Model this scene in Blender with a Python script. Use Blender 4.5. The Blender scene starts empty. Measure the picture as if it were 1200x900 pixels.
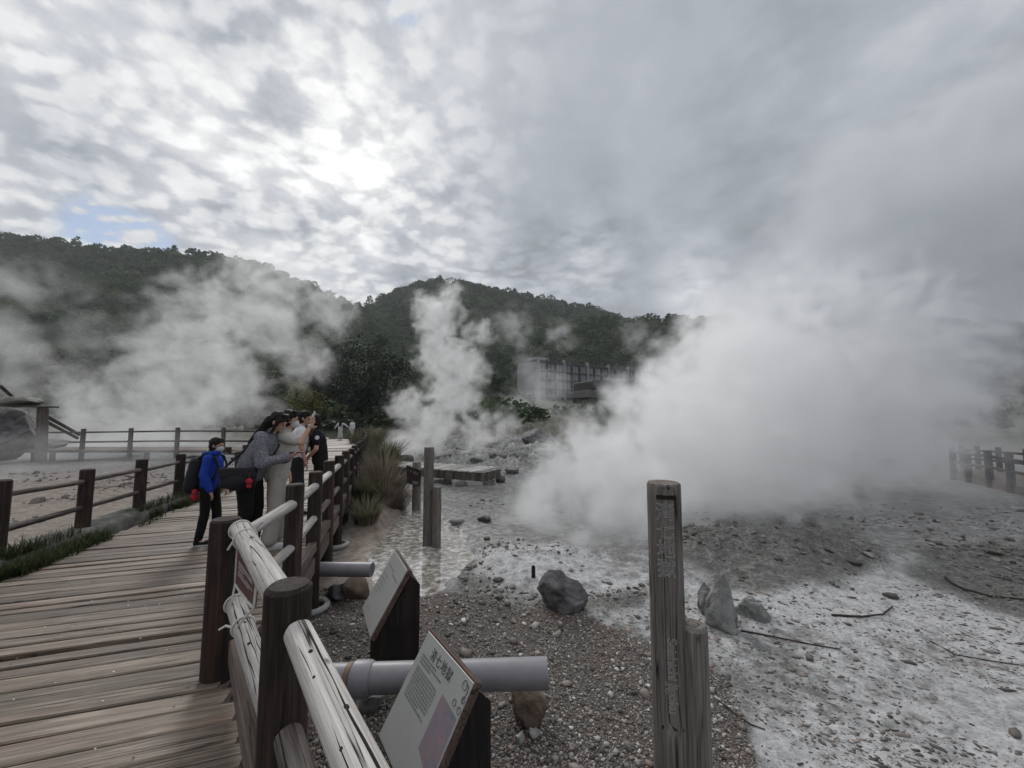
import bpy, math, random
import numpy as np
from mathutils import Vector, Matrix
R = math.radians
random.seed(7)
rng = np.random.default_rng(11)
sc = bpy.context.scene
col = sc.collection
# ------------------------------------------------------------------ camera
FPX, PITCH, CZ = 451.0, R(4.31), 1.55
cam_d = bpy.data.cameras.new('camera')
cam = bpy.data.objects.new('camera', cam_d)
col.objects.link(cam)
cam.location = (0, 0, CZ)
cam.rotation_euler = (R(90) + PITCH, 0, 0)
cam_d.sensor_width = 36
cam_d.lens = FPX / 1200 * 36
cam_d.clip_start = .05
cam_d.clip_end = 5000
sc.camera = cam

def ray(u, v):
    xc, yc = (u - 600) / FPX, (450 - v) / FPX
    return np.array((xc, math.cos(PITCH) - yc * math.sin(PITCH), math.sin(PITCH) + yc * math.cos(PITCH)))
def at(u, v, Y):
    d = ray(u, v)
    d = d / d[1] * Y
    return np.array((d[0], d[1], d[2] + CZ))
def gr(u, v, z=-.75):
    d = ray(u, v)
    t = (z - CZ) / d[2]
    return np.array((d[0] * t, d[1] * t, z))

# ------------------------------------------------------------------ noise
def _h(ix, iy, iz, s):
    n = (ix * 374761393 + iy * 668265263 + iz * 2147483647 + s * 1274126177) & 0xFFFFFFFF
    n = ((n ^ (n >> 13)) * 1274126177) & 0xFFFFFFFF
    n = n ^ (n >> 16)
    return (n & 0xFFFFFF) / float(0xFFFFFF)
def vnoise(p, s=0):
    p = np.asarray(p, float)
    i = np.floor(p).astype(np.int64)
    f = p - i
    f = f * f * f * (f * (f * 6 - 15) + 10)
    o = 0
    for a in (0, 1):
        for b in (0, 1):
            for c in (0, 1):
                w = (f[:, 0] if a else 1 - f[:, 0]) * (f[:, 1] if b else 1 - f[:, 1]) * (f[:, 2] if c else 1 - f[:, 2])
                o = o + w * _h(i[:, 0] + a, i[:, 1] + b, i[:, 2] + c, s)
    return o * 2 - 1
def fbm(p, octs=4, s=0, gain=.5):
    p = np.asarray(p, float)
    o, a, t = 0, 1., 0
    for k in range(octs):
        o = o + a * vnoise(p * 2.03 ** k + 17.3 * k, s + k)
        t += a
        a *= gain
    return o / t
def sstep(a, b, x):
    t = np.clip((x - a) / (b - a), 0, 1)
    return t * t * (3 - 2 * t)

# ------------------------------------------------------------------ node helper
class NT:
    def __init__(s, tree): s.t = tree; s.n = tree.nodes; s.l = tree.links
    def node(s, typ, **kw):
        n = s.n.new(typ)
        for k, v in kw.items():
            if k.startswith('i_'):
                key = k[2:]
                key = int(key) if key.isdigit() else key
                s.put(n.inputs[key], v)
            else: setattr(n, k, v)
        return n
    def put(s, sock, v):
        if isinstance(v, bpy.types.NodeSocket): s.l.new(v, sock)
        elif isinstance(v, (tuple, list)) and sock.type == 'RGBA' and len(v) == 3: sock.default_value = (*v, 1)
        else: sock.default_value = v
    def m(s, op, a, b=None, c=None, clamp=False):
        n = s.n.new('ShaderNodeMath'); n.operation = op; n.use_clamp = clamp
        for k, v in enumerate((a, b, c)):
            if v is not None: s.put(n.inputs[k], v)
        return n.outputs[0]
    def vm(s, op, a, b=None, sc_=None):
        n = s.n.new('ShaderNodeVectorMath'); n.operation = op
        s.put(n.inputs[0], a)
        if b is not None: s.put(n.inputs[1], b)
        if sc_ is not None: s.put(n.inputs[3], sc_)
        return n.outputs[1] if op in ('LENGTH', 'DOT_PRODUCT', 'DISTANCE') else n.outputs[0]
    def ss(s, x, a, b, lo=0., hi=1.):
        n = s.n.new('ShaderNodeMapRange'); n.interpolation_type = 'SMOOTHSTEP'
        s.put(n.inputs[0], x); s.put(n.inputs[1], a); s.put(n.inputs[2], b); s.put(n.inputs[3], lo); s.put(n.inputs[4], hi)
        return n.outputs[0]
    def mix(s, f, a, b, bt='MIX'):
        n = s.n.new('ShaderNodeMix'); n.data_type = 'RGBA'; n.blend_type = bt
        s.put(n.inputs[0], f); s.put(n.inputs[6], a); s.put(n.inputs[7], b)
        return n.outputs[2]
    def noise(s, vec, scale, detail=4, rough=.55, dist=0., lac=2.):
        n = s.n.new('ShaderNodeTexNoise')
        s.put(n.inputs['Vector'], vec); s.put(n.inputs['Scale'], scale); s.put(n.inputs['Detail'], detail)
        s.put(n.inputs['Roughness'], rough); s.put(n.inputs['Distortion'], dist)
        return n.outputs[0]
    def ramp(s, f, stops):
        n = s.n.new('ShaderNodeValToRGB')
        e = n.color_ramp.elements
        while len(e) < len(stops): e.new(.5)
        for x, (p, c) in zip(e, stops):
            x.position = p; x.color = (*c, 1) if len(c) == 3 else c
        s.put(n.inputs[0], f)
        return n.outputs[0]
    def comb(s, x, y, z):
        n = s.n.new('ShaderNodeCombineXYZ')
        for k, v in enumerate((x, y, z)): s.put(n.inputs[k], v)
        return n.outputs[0]
    def attr(s, name, out='Vector'):
        n = s.n.new('ShaderNodeAttribute'); n.attribute_name = name
        return n.outputs[out]
def new_mat(name):
    m = bpy.data.materials.new(name); m.use_nodes = True
    nt = NT(m.node_tree); nt.n.clear()
    out = nt.n.new('ShaderNodeOutputMaterial')
    b = nt.n.new('ShaderNodeBsdfPrincipled')
    nt.l.new(b.outputs[0], out.inputs[0])
    return m, nt, b
def bump(nt, b, h, strength=.5, dist=.01):
    n = nt.node('ShaderNodeBump', i_Height=h, i_Strength=strength, i_Distance=dist)
    nt.l.new(n.outputs[0], b.inputs['Normal'])

def wood_mat(name, dark, mid, light, rough=.8, fib=1., crack=.03, spec=.3, redf=.25, blotch=.5):
    m, nt, b = new_mat(name)
    g = nt.attr('gco'); rnd = nt.attr('rnd', 'Fac')
    v1 = nt.vm('MULTIPLY', g, (30 * fib, 30 * fib, 2.2))
    v2 = nt.vm('MULTIPLY', g, (110 * fib, 110 * fib, 3.0))
    n1 = nt.noise(v1, 1, 6, .6, .6)
    n2 = nt.noise(v2, 1, 3, .6)
    n3 = nt.noise(g, 2.6, 5, .6)
    n4 = nt.noise(nt.vm('MULTIPLY', g, (13, 13, .4)), 1, 2, .5, .05)
    f = nt.m('ADD', nt.m('MULTIPLY', n1, .55), nt.m('MULTIPLY', n2, .45))
    c = nt.ramp(f, [(.33, dark), (.5, mid), (.68, light)])
    # reddish weathering, grime blotches
    c = nt.mix(nt.m('MULTIPLY', nt.ss(nt.noise(nt.vm('MULTIPLY', g, (9, 9, .9)), 1, 4), .5, .72), redf), c, (.16, .075, .05))
    c = nt.mix(nt.m('MULTIPLY', nt.ss(n3, .48, .75), blotch), c, tuple(x * .35 for x in dark))
    cr = nt.m('ABSOLUTE', nt.m('SUBTRACT', n4, .5))
    ck = nt.ss(cr, 0., crack, 1., 0.)
    ck = nt.m('MULTIPLY', ck, nt.ss(n1, .4, .6))
    c = nt.mix(ck, c, (.012, .010, .009))
    n5 = nt.m('ABSOLUTE', nt.m('SUBTRACT', nt.noise(nt.vm('MULTIPLY', g, (30, 30, .55)), 1, 2, .5, 0.), .5))
    c = nt.mix(nt.m('MULTIPLY', nt.ss(n5, 0., crack * .6, 1., 0.), .7), c, (.02, .017, .015))
    # knots
    vo = nt.node('ShaderNodeTexVoronoi', i_Vector=nt.vm('MULTIPLY', g, (10, 10, 6.)), i_Scale=1.)
    kn = nt.m('MULTIPLY', nt.ss(vo.outputs[0], .06, .17, 1., 0.), nt.ss(nt.node('ShaderNodeSeparateColor', i_0=vo.outputs[1]).outputs[0], .6, .65))
    c = nt.mix(nt.m('MULTIPLY', kn, .75), c, (.03, .02, .016))
    hv = nt.node('ShaderNodeHueSaturation', i_Color=c, i_Value=nt.m('MULTIPLY_ADD', rnd, .7, .65), i_Saturation=1.)
    nt.l.new(hv.outputs[0], b.inputs['Base Color'])
    b.inputs['Roughness'].default_value = rough
    b.inputs['Specular IOR Level'].default_value = spec
    h = nt.m('SUBTRACT', nt.m('MULTIPLY_ADD', n2, .8, nt.m('MULTIPLY', n1, .6)), nt.m('MULTIPLY', ck, 1.6))
    bump(nt, b, h, .7, .006)
    return m
def plain_mat(name, c, rough=.7, var=.25, scale=40, spec=.3, bumps=.2, metal=0, bd=.004):
    m, nt, b = new_mat(name)
    tc = nt.n.new('ShaderNodeTexCoord').outputs['Object']
    n = nt.noise(tc, scale, 5, .6)
    n2 = nt.noise(tc, scale * .12, 4, .6)
    f = nt.m('MULTIPLY_ADD', n, .6, nt.m('MULTIPLY', n2, .4))
    cc = nt.ramp(f, [(.3, tuple(x * (1 - var) for x in c)), (.7, tuple(min(1, x * (1 + var)) for x in c))])
    nt.l.new(cc, b.inputs['Base Color'])
    b.inputs['Roughness'].default_value = rough
    b.inputs['Specular IOR Level'].default_value = spec
    b.inputs['Metallic'].default_value = metal
    if bumps: bump(nt, b, n, bumps, bd)
    return m
def rock_mat(name, dark, light, stain=(.1, .06, .04), st=.3, rough=.75, wet=0):
    m, nt, b = new_mat(name)
    tc = nt.n.new('ShaderNodeTexCoord').outputs['Object']
    n1 = nt.noise(tc, 5, 8, .65, .3); n2 = nt.noise(tc, 40, 4, .6); n3 = nt.noise(tc, 2.2, 4, .6)
    c = nt.ramp(nt.m('MULTIPLY_ADD', n1, .75, nt.m('MULTIPLY', n2, .25)), [(.35, dark), (.66, light)])
    c = nt.mix(nt.m('MULTIPLY', nt.ss(n3, .5, .7), st), c, stain)
    rnd = nt.attr('rnd', 'Fac')
    hv = nt.node('ShaderNodeHueSaturation', i_Color=c, i_Value=nt.m('MULTIPLY_ADD', rnd, .9, .55))
    nt.l.new(hv.outputs[0], b.inputs['Base Color'])
    b.inputs['Roughness'].default_value = rough
    bump(nt, b, nt.m('MULTIPLY_ADD', n1, 1., nt.m('MULTIPLY', n2, .3)), .8, .03)
    return m

# ------------------------------------------------------------------ mesh builder
class MB:
    def __init__(s): s.v = []; s.f = []; s.g = []; s.r = []; s.n = 0; s.mi = []
    def add(s, v, f, g=None, rnd=.5, mi=0):
        v = np.asarray(v, float)
        s.v.append(v); s.g.append(v if g is None else np.asarray(g, float))
        s.r.append(np.full(len(v), rnd) if np.isscalar(rnd) else np.asarray(rnd))
        n = s.n
        s.f.extend([tuple(i + n for i in q) for q in f])
        s.mi.extend([mi] * len(f))
        s.n += len(v)
        return s
    def log(s, a, b, ra, rb=None, seg=18, rings=None, wob=.06, seed=0, cham=.012, rnd=None, flat=None, hole=None):
        a = np.asarray(a, float); b = np.asarray(b, float); rb = ra if rb is None else rb
        L = np.linalg.norm(b - a); ax = (b - a) / L
        t = np.array((0, 0, 1.)) if abs(ax[2]) < .9 else np.array((1., 0, 0))
        u = np.cross(t, ax); u /= np.linalg.norm(u); w = np.cross(ax, u)
        rings = rings or max(3, int(L / .12))
        zs = list(np.linspace(cham, L - cham, rings))
        zs = [0] + zs + [L]
        an = np.arange(seg) / seg * 2 * math.pi
        v = []; g = []
        off = np.array((seed * 3.17 % 50, seed * 1.31 % 50, seed * 7.77 % 50))
        for k, z in enumerate(zs):
            f = z / L
            r = ra + (rb - ra) * f
            pts = np.stack([np.cos(an), np.sin(an), np.full(seg, z * .8)], 1) * np.array((1.3, 1.3, 1)) + off
            rr = r * (1 + wob * fbm(pts, 3, 3))
            if k in (0, len(zs) - 1): rr = rr - cham
            bend = wob * .35 * r * np.array((math.sin(z * 1.7 + seed), math.cos(z * 1.3 + seed * 2)))
            x = np.cos(an) * rr + bend[0]; y = np.sin(an) * rr + bend[1]
            v.append(a + ax * z + np.outer(x, u) + np.outer(y, w))
            g.append(np.stack([x, y, np.full(seg, z)], 1) + off)
        n = len(zs); V = np.concatenate(v); G = np.concatenate(g)
        F = [(i * seg + j, i * seg + (j + 1) % seg, (i + 1) * seg + (j + 1) % seg, (i + 1) * seg + j) for i in range(n - 1) for j in range(seg)]
        V = np.concatenate([V, [v[0].mean(0), v[-1].mean(0)]]); G = np.concatenate([G, [g[0].mean(0), g[-1].mean(0)]])
        F += [((j + 1) % seg, j, n * seg) for j in range(seg)]
        F += [((n - 1) * seg + j, (n - 1) * seg + (j + 1) % seg, n * seg + 1) for j in range(seg)]
        s.add(V, F, G, random.random() if rnd is None else rnd)
        return s
    def box(s, c, size, rot=None, ch=.004, seed=0, rnd=None, along=0, seg=1, jit=0, mi=0):
        """chamfered box; along = local axis of the grain"""
        hx = np.array(size) / 2.; ch = min(ch, min(hx) * .45)
        bm_v = []; F = []
        o = [(1, 2), (2, 0), (0, 1)]
        # 8 corners x 3 verts
        idx = {}
        for sx in (-1, 1):
            for sy in (-1, 1):
                for sz in (-1, 1):
                    sg = np.array((sx, sy, sz))
                    for a in range(3):
                        p = sg * (hx - ch); p[a] = sg[a] * hx[a]
                        idx[(sx, sy, sz, a)] = len(bm_v); bm_v.append(p)
        for a in range(3):
            b_, c_ = o[a]
            for sg in (-1, 1):
                q = []
                for sb, s2 in ((-1, -1), (1, -1), (1, 1), (-1, 1)):
                    k = [0, 0, 0]; k[a] = sg; k[b_] = sb; k[c_] = s2
                    q.append(idx[(*k, a)])
                F.append(tuple(q if sg > 0 else q[::-1]))
        for a in range(3):
            b_, c_ = o[a]
            for sb in (-1, 1):
                for s2 in (-1, 1):
                    k1 = [0, 0, 0]; k1[b_] = sb; k1[c_] = s2; k1[a] = -1
                    k2 = list(k1); k2[a] = 1
                    q = [idx[(*k1, b_)], idx[(*k2, b_)], idx[(*k2, c_)], idx[(*k1, c_)]]
                    F.append(tuple(q if sb * s2 < 0 else q[::-1]))
        for k in [(x, y, z) for x in (-1, 1) for y in (-1, 1) for z in (-1, 1)]:
            q = [idx[(*k, 0)], idx[(*k, 1)], idx[(*k, 2)]]
            F.append(tuple(q if k[0] * k[1] * k[2] > 0 else q[::-1]))
        V = np.array(bm_v)
        G = V[:, [(along + 1) % 3, (along + 2) % 3, along]] + np.array((seed * 3.17 % 50, seed * 1.31 % 50, seed * 7.7 % 50))
        if rot is not None: V = V @ np.asarray(rot).T
        s.add(V + np.asarray(c, float), F, G, random.random() if rnd is None else rnd, mi)
        return s
    def prism(s, prof, d0, d1, o, ex, ey, ez, seed=0, rnd=.5, gy=True):
        """extrude 2-D profile (x,y) from d0 to d1 along ez"""
        o, ex, ey, ez = [np.asarray(q, float) for q in (o, ex, ey, ez)]
        P = np.array(prof, float); n = len(P)
        V = np.concatenate([o + np.outer(P[:, 0], ex) + np.outer(P[:, 1], ey) + ez * d for d in (d0, d1)])
        G = np.concatenate([np.stack([P[:, 0], np.full(n, d), P[:, 1]], 1) for d in (d0, d1)]) + seed * 3.3
        F = [tuple(range(n))[::-1], tuple(range(n, 2 * n))]
        F += [(i, (i + 1) % n, n + (i + 1) % n, n + i) for i in range(n)]
        return s.add(V, F, G, rnd)
    def tube(s, pts, r, seg=8, closed=False, rnd=.5, seed=0):
        P = [np.asarray(p, float) for p in pts]; n = len(P)
        rr = [r] * n if np.isscalar(r) else r
        an = np.arange(seg) / seg * 2 * math.pi
        V = []; G = []; u = None; L = 0
        for k in range(n):
            d = P[(k + 1) % n if closed else min(k + 1, n - 1)] - P[(k - 1) % n if closed else max(k - 1, 0)]
            d = d / (np.linalg.norm(d) + 1e-9)
            if u is None:
                t = np.array((0, 0, 1.)) if abs(d[2]) < .9 else np.array((1., 0, 0)); u = np.cross(t, d)
            u = u - d * (u @ d); u /= np.linalg.norm(u) + 1e-9; w = np.cross(d, u)
            V.append(P[k] + np.outer(np.cos(an) * rr[k], u) + np.outer(np.sin(an) * rr[k], w))
            if k: L += np.linalg.norm(P[k] - P[k - 1])
            G.append(np.stack([np.cos(an) * rr[k], np.sin(an) * rr[k], np.full(seg, L)], 1) + seed)
        F = [(i * seg + j, i * seg + (j + 1) % seg, ((i + 1) % n) * seg + (j + 1) % seg, ((i + 1) % n) * seg + j) for i in range(n if closed else n - 1) for j in range(seg)]
        if not closed: F += [tuple(range(seg))[::-1], tuple(range((n - 1) * seg, n * seg))]
        return s.add(np.concatenate(V), F, np.concatenate(G), rnd)
    def ell(s, c, r, rot=None, nu=16, nv=10, rnd=.5):
        V = [(0, 0, 1.)]
        for i in range(1, nv):
            t = math.pi * i / nv
            for j in range(nu):
                p = 2 * math.pi * j / nu
                V.append((math.sin(t) * math.cos(p), math.sin(t) * math.sin(p), math.cos(t)))
        V.append((0, 0, -1.))
        V = np.array(V) * np.asarray(r)
        if rot is not None: V = V @ np.asarray(rot).T
        F = [(0, 1 + j, 1 + (j + 1) % nu) for j in range(nu)]
        for i in range(nv - 2):
            for j in range(nu):
                a = 1 + i * nu + j; b = 1 + i * nu + (j + 1) % nu
                F.append((a, a + nu, b + nu, b))
        e = len(V) - 1; b0 = 1 + (nv - 2) * nu
        F += [(b0 + j, e, b0 + (j + 1) % nu) for j in range(nu)]
        return s.add(V + np.asarray(c), F, None, rnd)
    def cap(s, a, b, ra, rb, seg=14):
        """tapered capsule"""
        a = np.asarray(a, float); b = np.asarray(b, float)
        d = b - a; L = np.linalg.norm(d); d = d / max(L, 1e-6)
        pts, rs = [], []
        for t in (-1, -.92, -.7, -.38): pts.append(a + d * ra * t); rs.append(max(1e-4, ra * math.sqrt(1 - t * t)))
        for t in (0, .33, .66, 1): pts.append(a + (b - a) * t); rs.append(ra + (rb - ra) * t)
        for t in (.38, .7, .92, 1): pts.append(b + d * rb * t); rs.append(max(1e-4, rb * math.sqrt(1 - t * t)))
        return s.tube(pts, rs, seg)
    def rock(s, c, r, seed=0, sub=4, planes=14, rough=.12, rnd=None, rot=None):
        V, F = ico(sub)
        V = V.copy(); q = np.random.default_rng(seed + 1000)
        for k in range(planes):
            n = q.normal(size=3); n /= np.linalg.norm(n)
            d = q.uniform(.45, .82)
            e = np.maximum(V @ n - d, 0)
            V -= np.outer(e * .92, n)
        nn = V / np.linalg.norm(V, axis=1)[:, None]
        V += nn * (rough * fbm(V * 2.2 + seed * 5.1, 5, seed))[:, None]
        V *= np.asarray(r)
        if rot is not None: V = V @ np.asarray(rot).T
        return s.add(V + np.asarray(c, float), F, V + seed, random.random() if rnd is None else rnd)
    def build(s, name, mat, parent=None, smooth=True, loc=None, angle=35):
        me = bpy.data.meshes.new(name)
        V = np.concatenate(s.v); G = np.concatenate(s.g); Rn = np.concatenate(s.r)
        o = np.zeros(3)
        if parent is not None:
            p = parent
            while p is not None: o += np.array(p.location); p = p.parent
        elif loc is not None: o = np.asarray(loc, float)
        me.from_pydata((V - o).tolist(), [], s.f)
        a = me.attributes.new('gco', 'FLOAT_VECTOR', 'POINT'); a.data.foreach_set('vector', G.astype(np.float32).ravel())
        a = me.attributes.new('rnd', 'FLOAT', 'POINT'); a.data.foreach_set('value', Rn.astype(np.float32))
        mats = mat if isinstance(mat, (list, tuple)) else [mat]
        for m in mats: me.materials.append(m)
        if len(mats) > 1: me.polygons.foreach_set('material_index', s.mi)
        me.update()
        if smooth:
            me.polygons.foreach_set('use_smooth', [True] * len(me.polygons))
            if angle: me.set_sharp_from_angle(angle=R(angle))
        ob = bpy.data.objects.new(name, me); col.objects.link(ob)
        if parent is not None: ob.parent = parent
        elif loc is not None: ob.location = loc
        return ob
_ico = {}
def ico(n):
    if n in _ico: return _ico[n]
    import bmesh
    bm = bmesh.new(); bmesh.ops.create_icosphere(bm, subdivisions=n, radius=1)
    V = np.array([v.co[:] for v in bm.verts]); F = [tuple(v.index for v in f.verts) for f in bm.faces]
    bm.free(); _ico[n] = (V, F); return V, F
def tag(o, label, cat=None, group=None, kind=None):
    if label: o['label'] = label
    if cat: o['category'] = cat
    if group: o['group'] = group
    if kind: o['kind'] = kind
    return o
def thing(name, label, cat, loc, group=None):
    o = bpy.data.objects.new(name, None); col.objects.link(o); o.location = tuple(loc); o.empty_display_size = .2
    return tag(o, label, cat, group)
def rotz(a): c, s_ = math.cos(a), math.sin(a); return np.array(((c, -s_, 0), (s_, c, 0), (0, 0, 1.)))
def frame(ex, ey, ez): return np.stack([ex, ey, ez], 1)
def nrm(v): v = np.asarray(v, float); return v / np.linalg.norm(v)
def text_mesh(name, body, size, M, mat, parent, outline=0, extrude=.0006, space=1., align='CENTER'):
    cu = bpy.data.curves.new(name, 'FONT'); cu.body = body; cu.size = size; cu.align_x = align; cu.align_y = 'CENTER'
    cu.space_character = space; cu.resolution_u = 3
    if outline:
        cu.dimensions = '2D'; cu.fill_mode = 'NONE'; cu.bevel_depth = outline; cu.bevel_resolution = 0
    else: cu.extrude = extrude
    to = bpy.data.objects.new(name, cu); col.objects.link(to)
    bpy.context.view_layer.update()
    me = bpy.data.meshes.new_from_object(to.evaluated_get(bpy.context.evaluated_depsgraph_get()))
    bpy.data.objects.remove(to)
    me.name = name
    P = Matrix.Identity(4)
    o = Vector((0, 0, 0)); p = parent
    while p is not None: o += p.location; p = p.parent
    me.transform(Matrix.Translation(-o) @ M)
    me.materials.clear(); me.materials.append(mat)
    ob = bpy.data.objects.new(name, me); col.objects.link(ob); ob.parent = parent
    return ob
def mat4(o, ex, ey, ez):
    return Matrix(((ex[0], ey[0], ez[0], o[0]), (ex[1], ey[1], ez[1], o[1]), (ex[2], ey[2], ez[2], o[2]), (0, 0, 0, 1)))
def leaves(n_pts, size, aspect=1.6, up=.3, seed=0, pts=None):
    """quads at pts; returns V,F"""
    q = np.random.default_rng(seed)
    n = len(pts)
    a = q.normal(size=(n, 3)); a[:, 2] *= .7; a /= np.linalg.norm(a, axis=1)[:, None]
    b = np.cross(a, q.normal(size=(n, 3)) + np.array((0, 0, up))); b /= np.linalg.norm(b, axis=1)[:, None] + 1e-9
    sz = size * q.uniform(.6, 1.4, n)[:, None]
    V = np.stack([pts - a * sz * aspect * .5, pts + b * sz * .5, pts + a * sz * aspect * .5, pts - b * sz * .5], 1).reshape(-1, 3)
    return V
def quads(n): return np.arange(n * 4).reshape(-1, 4)
def fast_mesh(name, V, Q, mat, rnd=None, parent=None, loc=(0, 0, 0), smooth=False):
    me = bpy.data.meshes.new(name); V = np.asarray(V, np.float32) - np.asarray(loc, np.float32)
    k = Q.shape[1]
    me.vertices.add(len(V)); me.vertices.foreach_set('co', V.ravel())
    me.loops.add(Q.size); me.loops.foreach_set('vertex_index', Q.astype(np.int32).ravel())
    me.polygons.add(len(Q)); me.polygons.foreach_set('loop_start', (np.arange(len(Q)) * k).astype(np.int32))
    me.update(calc_edges=True); me.validate()
    if rnd is not None:
        a = me.attributes.new('rnd', 'FLOAT', 'POINT'); a.data.foreach_set('value', np.asarray(rnd, np.float32))
    me.materials.append(mat)
    if smooth: me.polygons.foreach_set('use_smooth', [True] * len(me.polygons))
    ob = bpy.data.objects.new(name, me); col.objects.link(ob)
    if parent is not None: ob.parent = parent
    else: ob.location = loc
    return ob
# ------------------------------------------------------------------ world
sc.view_settings.view_transform = 'Standard'; sc.view_settings.look = 'None'
sc.view_settings.exposure = .15; sc.view_settings.gamma = 1; sc.view_settings.use_curve_mapping = False
SUN = ray(420, 165); SUN /= np.linalg.norm(SUN)
sun_el = math.asin(SUN[2]); sun_az = math.atan2(SUN[0], SUN[1])
w = bpy.data.worlds.new('World'); sc.world = w; w.use_nodes = True
nt = NT(w.node_tree); nt.n.clear()
out = nt.n.new('ShaderNodeOutputWorld'); bg = nt.n.new('ShaderNodeBackground'); nt.l.new(bg.outputs[0], out.inputs[0])
bg.inputs[1].default_value = .1
sky = nt.node('ShaderNodeTexSky', sky_type='NISHITA', sun_disc=False, sun_elevation=sun_el, sun_rotation=sun_az)
D = nt.n.new('ShaderNodeTexCoord').outputs['Generated']
sp = nt.node('ShaderNodeSeparateXYZ', i_0=D)
zc = nt.m('MAXIMUM', sp.outputs[2], 0.)
inv = nt.m('DIVIDE', 1., nt.m('ADD', zc, .30))
q = nt.comb(nt.m('MULTIPLY', sp.outputs[0], inv), nt.m('MULTIPLY', sp.outputs[1], inv), nt.m('MULTIPLY', zc, .6))
def lobe(u, v, deg, amp):
    d = ray(u, v); d /= np.linalg.norm(d)
    k = 1 / (1 - math.cos(R(deg)))
    e = nt.m('MULTIPLY', nt.m('SUBTRACT', nt.vm('DOT_PRODUCT', D, tuple(d)), 1.), k)
    return nt.m('MULTIPLY', nt.m('EXPONENT', e), amp)
wq = nt.node('ShaderNodeTexNoise', i_Vector=q, i_Scale=3.2, i_Detail=4., i_Roughness=.6)
qw = nt.vm('ADD', q, nt.vm('SCALE', nt.vm('SUBTRACT', wq.outputs[1], (.5, .5, .5)), None, .26))
big = nt.noise(q, 1.5, 9, .56, .1)
med = nt.noise(nt.vm('ADD', q, (3.1, 7.7, 1.)), 3.6, 9, .6, .1)
vq = nt.node('ShaderNodeTexVoronoi', i_Vector=nt.vm('MULTIPLY', nt.vm('ADD', qw, (1.3, 2.2, 0)), (1., 1.35, 1.)), i_Scale=13., feature='SMOOTH_F1', i_Smoothness=.7)
rip = nt.m('SUBTRACT', nt.m('MULTIPLY_ADD', nt.noise(q, 22., 7, .62), .6, .6), nt.m('MULTIPLY', vq.outputs[0], .85))
c0 = nt.ss(big, .34, .64)
c1 = nt.ss(med, .33, .66)
c2 = nt.ss(rip, .3, .7)
leftm = nt.ss(nt.m('ADD', sp.outputs[0], nt.m('MULTIPLY', nt.m('SUBTRACT', med, .5), .8)), .42, -.45)      # ripple cloud belt lies to the west
val = nt.m('MULTIPLY_ADD', c0, .24, .215)
val = nt.m('MULTIPLY_ADD', c1, .13, val)
val = nt.m('ADD', val, nt.m('MULTIPLY', nt.m('MULTIPLY_ADD', leftm, .21, .02), c2))
lob = None
for a in ((405, 185, 9, .46), (390, 250, 18, .10), (300, 120, 30, .03), (30, 90, 32, .03), (70, 245, 12, .06), (540, 345, 8, .18), (690, 315, 5, .34),
          (815, 325, 5, .36), (1170, 60, 16, .18), (700, 90, 20, -.10), (950, 120, 25, -.12), (1120, 240, 18, -.08), (640, 200, 9, -.08), (770, 330, 5, -.14), (890, 330, 7, -.08), (600, 270, 8, -.06)):
    x = lobe(*a); lob = x if lob is None else nt.m('ADD', lob, x)
val = nt.m('ADD', val, nt.m('MULTIPLY', lob, nt.m('MULTIPLY_ADD', c1, .75, nt.m('MULTIPLY_ADD', c2, .25, .3))))
val = nt.m('ADD', val, nt.ss(sp.outputs[2], .80, .95, 0., .75))      # extra brightness added overhead, out of view, to light the scene from above
val = nt.m('MAXIMUM', val, .12)
cc = nt.mix(nt.ss(val, .3, .85), (.90, .97, 1.09), (1., 1., 1.))
cc = nt.mix(1., cc, nt.comb(val, val, val), 'MULTIPLY')
gap = nt.m('ADD', lobe(118, 270, 3.4, 1.1), nt.m('ADD', lobe(475, 2, 2.6, .9), lobe(180, 284, 2.6, .7)))
gap = nt.m('MULTIPLY', nt.ss(gap, .25, .9), nt.ss(nt.m('MULTIPLY_ADD', c2, .5, nt.m('MULTIPLY', c1, .5)), .66, .32))
skyc = nt.mix(1., nt.mix(.7, sky.outputs[0], (3.4, 4.9, 7.6)), (.9, .9, .9), 'MULTIPLY')
fin = nt.mix(nt.m('MULTIPLY', gap, .9), nt.vm('SCALE', cc, None, 10.), skyc)
nt.l.new(fin, bg.inputs[0])
w.cycles.sampling_method = 'MANUAL'; w.cycles.sample_map_resolution = 512

sd = bpy.data.lights.new('sun', 'SUN'); sd.energy = 1.5; sd.angle = R(16); sd.color = (1, .98, .95)
so = bpy.data.objects.new('sun', sd); col.objects.link(so)
so.rotation_euler = Vector(SUN).to_track_quat('Z', 'Y').to_euler()

# ------------------------------------------------------------------ boardwalk frame
P1 = np.array((-1.72, 2.42)); dv = np.array((-.3004, .9538)); nv = np.array((.9538, .3004))
def bend(s): return .0022 * np.maximum(0, s - 6) ** 2
def dz(s): return -.025 * np.maximum(0, s)
def dk(s, w_, z=0.):
    p = P1 + dv * s + nv * (w_ - bend(s))
    return np.array((p[0], p[1], z + dz(s)))
def sw(x, y):
    rx, ry = x - P1[0], y - P1[1]
    s = rx * dv[0] + ry * dv[1]; w_ = rx * nv[0] + ry * nv[1]
    return s, w_ + bend(s)
def edge_r(s): return np.where(s >= 0, .02, np.where(s > -1.135, -s * .467, .53 - (s + 1.135) * .48))

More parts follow.
